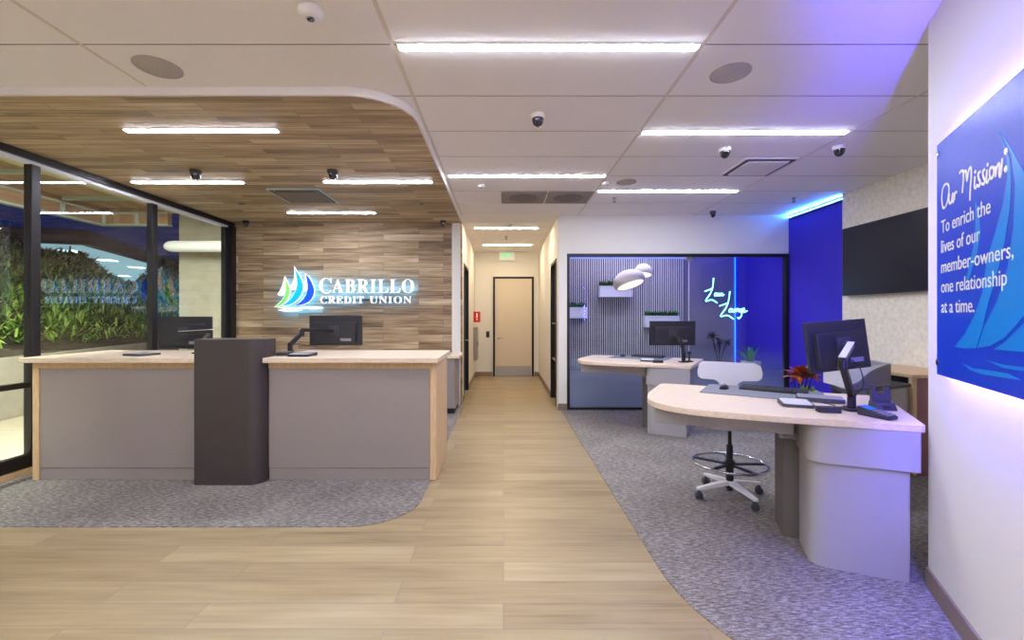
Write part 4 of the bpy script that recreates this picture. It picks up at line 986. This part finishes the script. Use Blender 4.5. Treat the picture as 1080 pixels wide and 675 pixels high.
# LED at the top of the blue wall
t = thing('led_strip_light', 'blue light strip along the top of the blue wall', 'light strip', (4.46, 6.4, 3.0))
MB().box(-0.035, -0.0005, -0.56, 0.57, -0.02, 0.0).build('channel', STEEL, t)
MB().box(-0.03, -0.006, -0.555, 0.565, 0.0, 0.006).build('diffuser', LED_CYAN, t)

t = thing('led_strip_light', 'added unseen blue light strip along the top of the wall inside the lounge', 'light strip', (4.46, 7.87, 3.0))  # hidden strip added to deepen the blue on the lounge wall
MB().box(-0.035, -0.0005, -0.7, 0.7, -0.02, 0.0).build('channel', STEEL, t)
MB().box(-0.04, -0.0355, -0.7, 0.7, -0.018, 0.0).build('diffuser', LED_LOUNGE_FILL, t)
# ================================================================== LOUNGE
t = thing('slat_panel', 'white vertical slats on the back wall inside the lounge', 'wall panel', (0, 0, 0.007))
MB().box(1.0, 3.46, 8.575, 8.598, 0, 2.98).build('backing', SLAT_DARK, t)
s = MB(); x = 1.015
while x < 3.45:
    s.box(x, x + 0.013, 8.545, 8.575, 0, 2.98); x += 0.0415
s.build('slats', SLAT_WHITE, t, smooth=False)
def planter(x0, x1, z0, z1, label):
    t = thing('planter_box', label, 'planter', ((x0 + x1) / 2, 8.545, z0))
    a = (x1 - x0) / 2; h = z1 - z0
    MB().box(-a, a, -0.16, -0.0005, 0, h - 0.02).box(-a, a, -0.16, -0.148, h - 0.02, h).box(-a, a, -0.0125, -0.0005, h - 0.02, h).box(-a, -a + 0.012, -0.148, -0.0125, h - 0.02, h).box(a - 0.012, a, -0.148, -0.0125, h - 0.02, h).build('box', WHITE_PLASTIC, t, 0.002)
    l = MB()
    for i in range(int(150 * (x1 - x0) / 0.6)):
        leaf_spray(l, (random.uniform(-a + 0.03, a - 0.03), random.uniform(-0.13, -0.10), h - 0.025 + random.uniform(0, 0.06)), 3, 0.095, 0.035, (0.3, 1.4), 0.3)
    l.build('foliage', LEAF, t)
planter(1.80, 2.41, 1.83, 2.04, 'white wall planter with green plants behind the pendant lamps')
planter(1.08, 1.57, 1.43, 1.64, 'white wall planter with green plants by the lounge corner, lowest towards the corridor')
planter(2.66, 3.30, 1.26, 1.48, 'white wall planter with green plants above the desk monitor')
def pendant(x, y, z, rx, rz_, tilt, label):
    t = thing('pendant_lamp', label, 'pendant lamp', (x, y, z))
    n = 28
    def ring(k, zz, inner=0.0):
        return [((rx * k - inner) * math.cos(a) , (rx * 0.8 * k - inner) * math.sin(a), zz) for a in [2 * PI * i / n for i in range(n)]]
    prof = [(0.86, -0.5), (0.98, -0.28), (1.0, 0.0), (0.93, 0.3), (0.76, 0.6), (0.48, 0.86), (0.2, 0.97), (0.02, 1.0)]
    R = Matrix.Rotation(math.radians(-20), 4, 'X') @ Matrix.Rotation(tilt, 4, 'Y')
    MB(R).loft([ring(k, q * rz_) for k, q in [(0.78, -0.42)] + prof]).build('lamp_shade', PENDANT, t, angle=60)
    MB(R).loft([ring(0.80, -0.455 * rz_), ring(0.76, -0.40 * rz_)]).build('bulb_disc', PENDANT_IN, t)
    MB().tube([(0, 0, rz_ * 0.99), (0, 0, CEIL - z - 0.02)], 0.003, 6).lathe([(0, CEIL - z - 0.02), (0.05, CEIL - z - 0.02), (0.05, CEIL - z - 0.0005), (0, CEIL - z - 0.0005)], 16).build('cord', PALE_PLASTIC, t)
pendant(2.17, 7.75, 2.085, 0.285, 0.19, math.radians(-16), 'larger cream plaster pendant lamp inside the lounge')
pendant(2.49, 7.95, 2.265, 0.16, 0.145, math.radians(6), 'smaller cream plaster pendant lamp inside the lounge')
# neon script
YN = 7.06
t = thing('neon_sign', 'glowing neon script on the inside of the lounge glass', 'neon sign', (0, 0, 0))
nz = [[(157, 160), (153, 205), (140, 240), (117, 277), (148, 271), (176, 287)], [(112, 228), (152, 213)],
      [(172, 236), (164, 240), (163, 249), (171, 250), (174, 242), (172, 236)], [(186, 238), (179, 241), (178, 250), (186, 249), (188, 239), (190, 251)], [(194, 250), (195, 240), (201, 238), (203, 250), (211, 243)],
      [(240, 228), (234, 272), (220, 312), (193, 354), (228, 350), (260, 370)], [(187, 302), (228, 288)],
      [(247, 315), (238, 320), (237, 331), (246, 333), (250, 324), (247, 315)], [(255, 317), (254, 330), (262, 332), (267, 316), (268, 332)], [(273, 333), (275, 318), (283, 317), (285, 332)],
      [(299, 318), (290, 321), (290, 332), (298, 331), (301, 316), (299, 350), (286, 366), (279, 360)], [(304, 328), (314, 323), (312, 314), (304, 320), (306, 332), (316, 334), (328, 326)]]
n_ = MB()
for q in nz:
    P3 = [px(720 + a / 4.82, 260 + b / 4.82, YN) for a, b in q]
    n_.tube(smooth_path(P3, 6), 0.0065, 8)
n_.build('script_tube', NEON, t)
s = MB()
for a, b in ((157, 166), (118, 276), (172, 284), (240, 234), (194, 353), (258, 368), (327, 327)):
    X, Y, Z = px(720 + a / 4.82, 260 + b / 4.82, YN); s.box(X - 0.004, X + 0.004, 7.0275, YN - 0.007, Z - 0.004, Z + 0.004)
s.build('stand_off', PALE_PLASTIC, t)
o = MB().tube([(4.445, 8.585, 0.02), (4.445, 8.585, 2.6)], 0.006, 8).build('led_tube', LED_TUBE); tag(o, 'vertical blue light tube in the lounge corner', 'light strip')
def pot(t, r, h, mat): MB().lathe([(0, 0), (r * 0.8, 0), (r, h), (r * 0.9, h), (r * 0.86, h - 0.04), (0, h - 0.04)], 24).build('pot', mat, t)
t = thing('spiky_plant', 'spiky leaved plant in a tall pot behind the lounge glass', 'plant', (4.1, 7.42, 0.0065))
pot(t, 0.15, 0.72, WHITE_PLASTIC)
leaf_spray(MB(), (0, 0, 0.68), 22, 0.38, 0.05, (0.45, 1.35), 0.12, 0.02).build('foliage', LEAF_SPIKE, t)
t = thing('dark_plant', 'dark broad leaved plant in the lounge corner under the neon script', 'plant', (3.95, 8.2, 0.0065))
pot(t, 0.16, 0.55, DARK_PLASTIC)
st = MB(); lv = MB()
for i in range(6):
    a = i * 1.1; q = (0.13 * math.cos(a), 0.13 * math.sin(a), 0.95 + 0.06 * (i % 4))
    st.tube([(0, 0, 0.5), (q[0] * 0.4, q[1] * 0.4, 0.75), q], 0.007, 6); leaf_spray(lv, q, 6, 0.17, 0.08, (-0.2, 1.0), 0.3)
st.build('stem', BARK, t); lv.build('foliage', LEAF_DARK, t)

# ================================================================== OUTSIDE
struct(MB().box(-70, -4.6, -12, 75, -0.12, -0.02), 'ground_outside', PAVING, 'pale paving outside the street windows', 'ground')
ln = [(-6.3, 1.0), (-7.15, 6.5), (-8.5, 11.8), (-10.0, 20.0)]
struct(MB().prism(ln + [(x - 0.22, y) for x, y in ln][::-1], -0.02, 0.86), 'wall_planter_outside', CONCRETE, 'low concrete planter wall outside the windows', 'wall', 0.01)
def line_x(y):
    for (xa, ya), (xb2, yb) in zip(ln, ln[1:]):
        if ya <= y <= yb: return xa + (xb2 - xa) * (y - ya) / (yb - ya)
    return ln[0][0] if y < ln[0][1] else ln[-1][0]
def bank_z(s, y):
    st = lambda a, b: max(0.0, min(1.0, (y - a) / (b - a)))
    top = 3.05 - 0.75 * st(13.0, 13.7) + 0.85 * st(16.2, 17.4) + 0.4 * st(9.5, 7.0) + 0.08 * math.sin(y * 2.7)
    k = min(1.0, s / 3.2)
    return 0.82 + (top - 0.82) * (k ** 0.85)
ny, ns = 40, 10; g = MB(); V = []
for j in range(ny + 1):
    y = 1.0 + 19.0 * j / ny; V.append([g.v((line_x(y) - 0.23 - 4.2 * i / ns, y, bank_z(4.2 * i / ns, y))) for i in range(ns + 1)])
for a, b in zip(V, V[1:]):
    for i in range(ns): g.face([a[i], b[i], b[i + 1], a[i + 1]])
struct(g, 'ground_bank', SOIL, 'soil bank behind the planter wall', 'ground')
g = MB()
for i in range(24000):
    y = random.uniform(3.0, 19.5); s_ = random.uniform(0.12, 4.1); cl = 0.75 + 0.5 * math.sin(y * 3.1) * math.sin(s_ * 4.3)
    a = random.uniform(0, 2 * PI); e = random.uniform(0.2, 1.35)
    g.blade((line_x(y) - 0.23 - s_, y, bank_z(s_, y) + random.uniform(-0.02, 0.16) * cl), (math.cos(a) * math.cos(e) + 0.25, math.sin(a) * math.cos(e), math.sin(e)), random.uniform(0.16, 0.38), random.uniform(0.025, 0.05), 0.35, 2)
o = g.build('hedge_foliage', HEDGE, None, smooth=False); tag(o, 'lush green grassy shrubs on the bank outside the windows', 'hedge', kind='stuff')
# canopy over the pavement: beige inner soffit, timber outer bays, pale metal frame, lip
cn = struct(MB().box(-6.3, -4.5, -3.4, 8.5, 3.42, 3.5), 'roof_canopy', SOFFIT_BEIGE, 'beige and timber canopy over the pavement outside', 'canopy')
MB().box(-7.5, -6.3, -3.4, 8.4, 3.5, 3.56).build('timber_bays', SOFFIT_WOOD, cn)
MB().box(-7.6, -7.5, -3.4, 8.5, 3.2, 3.56).box(-7.5, -6.3, 8.4, 8.5, 3.2, 3.56).build('lip', SOFFIT_WOOD, cn)
s = MB().box(-7.5, -7.47, -3.4, 8.4, 3.39, 3.42).box(-7.47, -6.3, 8.37, 8.4, 3.39, 3.42).box(-7.5, -7.46, 8.36, 8.4, 3.2, 3.42)
for y in (2.2, 4.2, 6.2, 7.6): s.box(-7.47, -6.3, y - 0.03, y + 0.03, 3.44, 3.50).box(-7.5, -7.47, y - 0.03, y + 0.03, 3.2, 3.42)
s.box(-6.9, -6.84, 8.37, 8.4, 3.2, 3.42)
s.build('metal_frame', TEAL_METAL, cn)
MB().box(-7.62, -7.5, -3.4, 8.52, 3.17, 3.2).box(-7.5, -6.3, 8.4, 8.52, 3.17, 3.2).build('edge_trim', TEAL_METAL, cn)
struct(MB().box(-6.2, -4.5, 8.55, 8.9, -0.02, 3.42), 'wall_outside', CONCRETE, 'pale rendered pier wall outside beyond the last window', 'wall', 0.005)
o = MB().tube([(-6.21, 8.22, 2.75), (-6.20, 8.22, 2.75), (-6.14, 8.22, 2.75), (-6.04, 8.22, 2.75), (-4.62, 8.22, 2.75)], [0.01, 0.06, 0.095, 0.105, 0.105], 22).build('round_duct', WHITE_PLASTIC); 
tag(o, 'white round duct with a domed end outside in front of the pier wall', 'duct')
t = thing('dome_camera', 'white camera on the soffit outside the last window', 'security camera', (-5.2, 8.0, 3.42))
MB().lathe([(0, -0.0005), (0.06, -0.0005), (0.06, -0.1), (0.05, -0.12), (0, -0.12)], 20).build('base', WHITE_PLASTIC, t); MB().lathe([(0.045, -0.12), (0.04, -0.145), (0.001, -0.165)], 18).build('dome', LENS, t)
for i, (ya, yb) in enumerate(((-1.5, 2.2), (3.0, 6.6))):  # unseen strips added to light the bank; their fin blocks spill indoors
    t = thing('canopy_fill_light', ['added unseen light strip outside near the entrance', 'added unseen light strip outside the counter windows'][i], 'added outdoor light', (-4.95, (ya + yb) / 2, 3.42))
    L = (yb - ya) / 2
    MB().box(-0.06, 0.06, -L, L, -0.03, -0.0005).build('housing', W_TRIM, t); MB().box(-0.045, 0.045, -L + 0.02, L - 0.02, -0.036, -0.03).build('diffuser', STRIP_OUT_FILL, t); MB().box(0.061, 0.066, -L, L, -0.24, -0.0005).build('spill_shield', W_TRIM, t)
# lit service-station canopy across the road
t = thing('station_canopy', 'brightly lit flat canopy roof across the road', 'canopy', (-26, 28, -0.02), math.radians(20))
MB().box(-32, 0, 0, 34, 6.0, 6.9).build('roof', M('station_fascia', (70, 74, 78), 0.6), t)
MB().box(-31.5, -0.5, 0.5, 33.5, 5.95, 5.999).build('soffit', STATION, t)
s = MB()
for i in range(6):
    for j in range(6): s.box(-3 - i * 5, -2 - i * 5, 3 + j * 5.4, 4 + j * 5.4, 5.92, 5.949)
s.build('lamps', STATION_SPOT, t)
for x in (-6, -20):
    for y in (8, 26): MB().box(x - 0.3, x + 0.3, y - 0.3, y + 0.3, 0, 5.95).build('post', TEAL_METAL, t)
MB().box(-0.02, 0.05, 22, 26, 6.15, 6.75).build('fascia_sign', STATION_RED, t)
def tree(x, y, h, r, label):
    t = thing('tree', label, 'tree', (x, y, -0.02))
    MB().tube([(0, 0, 0), (0.1, 0, h * 0.5), (0, 0.05, h * 0.8)], [0.25, 0.16, 0.06], 10).build('trunk', BARK, t)
    l = MB()
    for i in range(900):
        a = random.uniform(0, 2 * PI); e = random.uniform(-1, 1); q = r * random.uniform(0.5, 1.0) ** 0.5; c = math.sqrt(1 - e * e)
        leaf_spray(l, (q * c * math.cos(a), q * c * math.sin(a), h * 0.72 + q * 0.9 * e), 1, 0.5, 0.2, (-1, 1), 0.2)
    l.build('crown', TREE, t)
tree(-27.0, 23.5, 6.6, 1.6, 'dark tree in the night beyond the bank, furthest from the timber wall')
tree(-24.2, 25.2, 5.8, 1.0, 'smaller dark tree beside the tree beyond the bank')
tree(-16.6, 22.8, 4.6, 1.2, 'dark tree seen through the last window beside the pier wall')

# ================================================================== CAMERA, WORLD
cam = bpy.data.cameras.new('camera'); co = bpy.data.objects.new('camera', cam); COL.objects.link(co)
cam.sensor_width = 36.0; cam.sensor_fit = 'HORIZONTAL'; cam.lens = 36.0 * F / 1080.0
cam.shift_x = (540 - PU) / 1080.0; cam.shift_y = (PV - 337.5) / 1080.0
cam.clip_start = 0.05; cam.clip_end = 300
co.location = (0, 0, HC); co.rotation_euler = (PI / 2, 0, 0)
SC.camera = co
wd = bpy.data.worlds.new('night'); SC.world = wd; wd.use_nodes = True
bg = wd.node_tree.nodes['Background']; bg.inputs[0].default_value = rgb(22, 34, 84); bg.inputs[1].default_value = 0.9
vs = SC.view_settings
SC.display_settings.display_device = 'sRGB'
vs.view_transform = 'Standard'; vs.look = 'None'; vs.gamma = 1.0; vs.exposure = 0.0; vs.use_curve_mapping = False
SC.cycles.max_bounces = 10; SC.cycles.diffuse_bounces = 6; SC.cycles.transparent_max_bounces = 16
SC.cycles.sample_clamp_indirect = 6.0
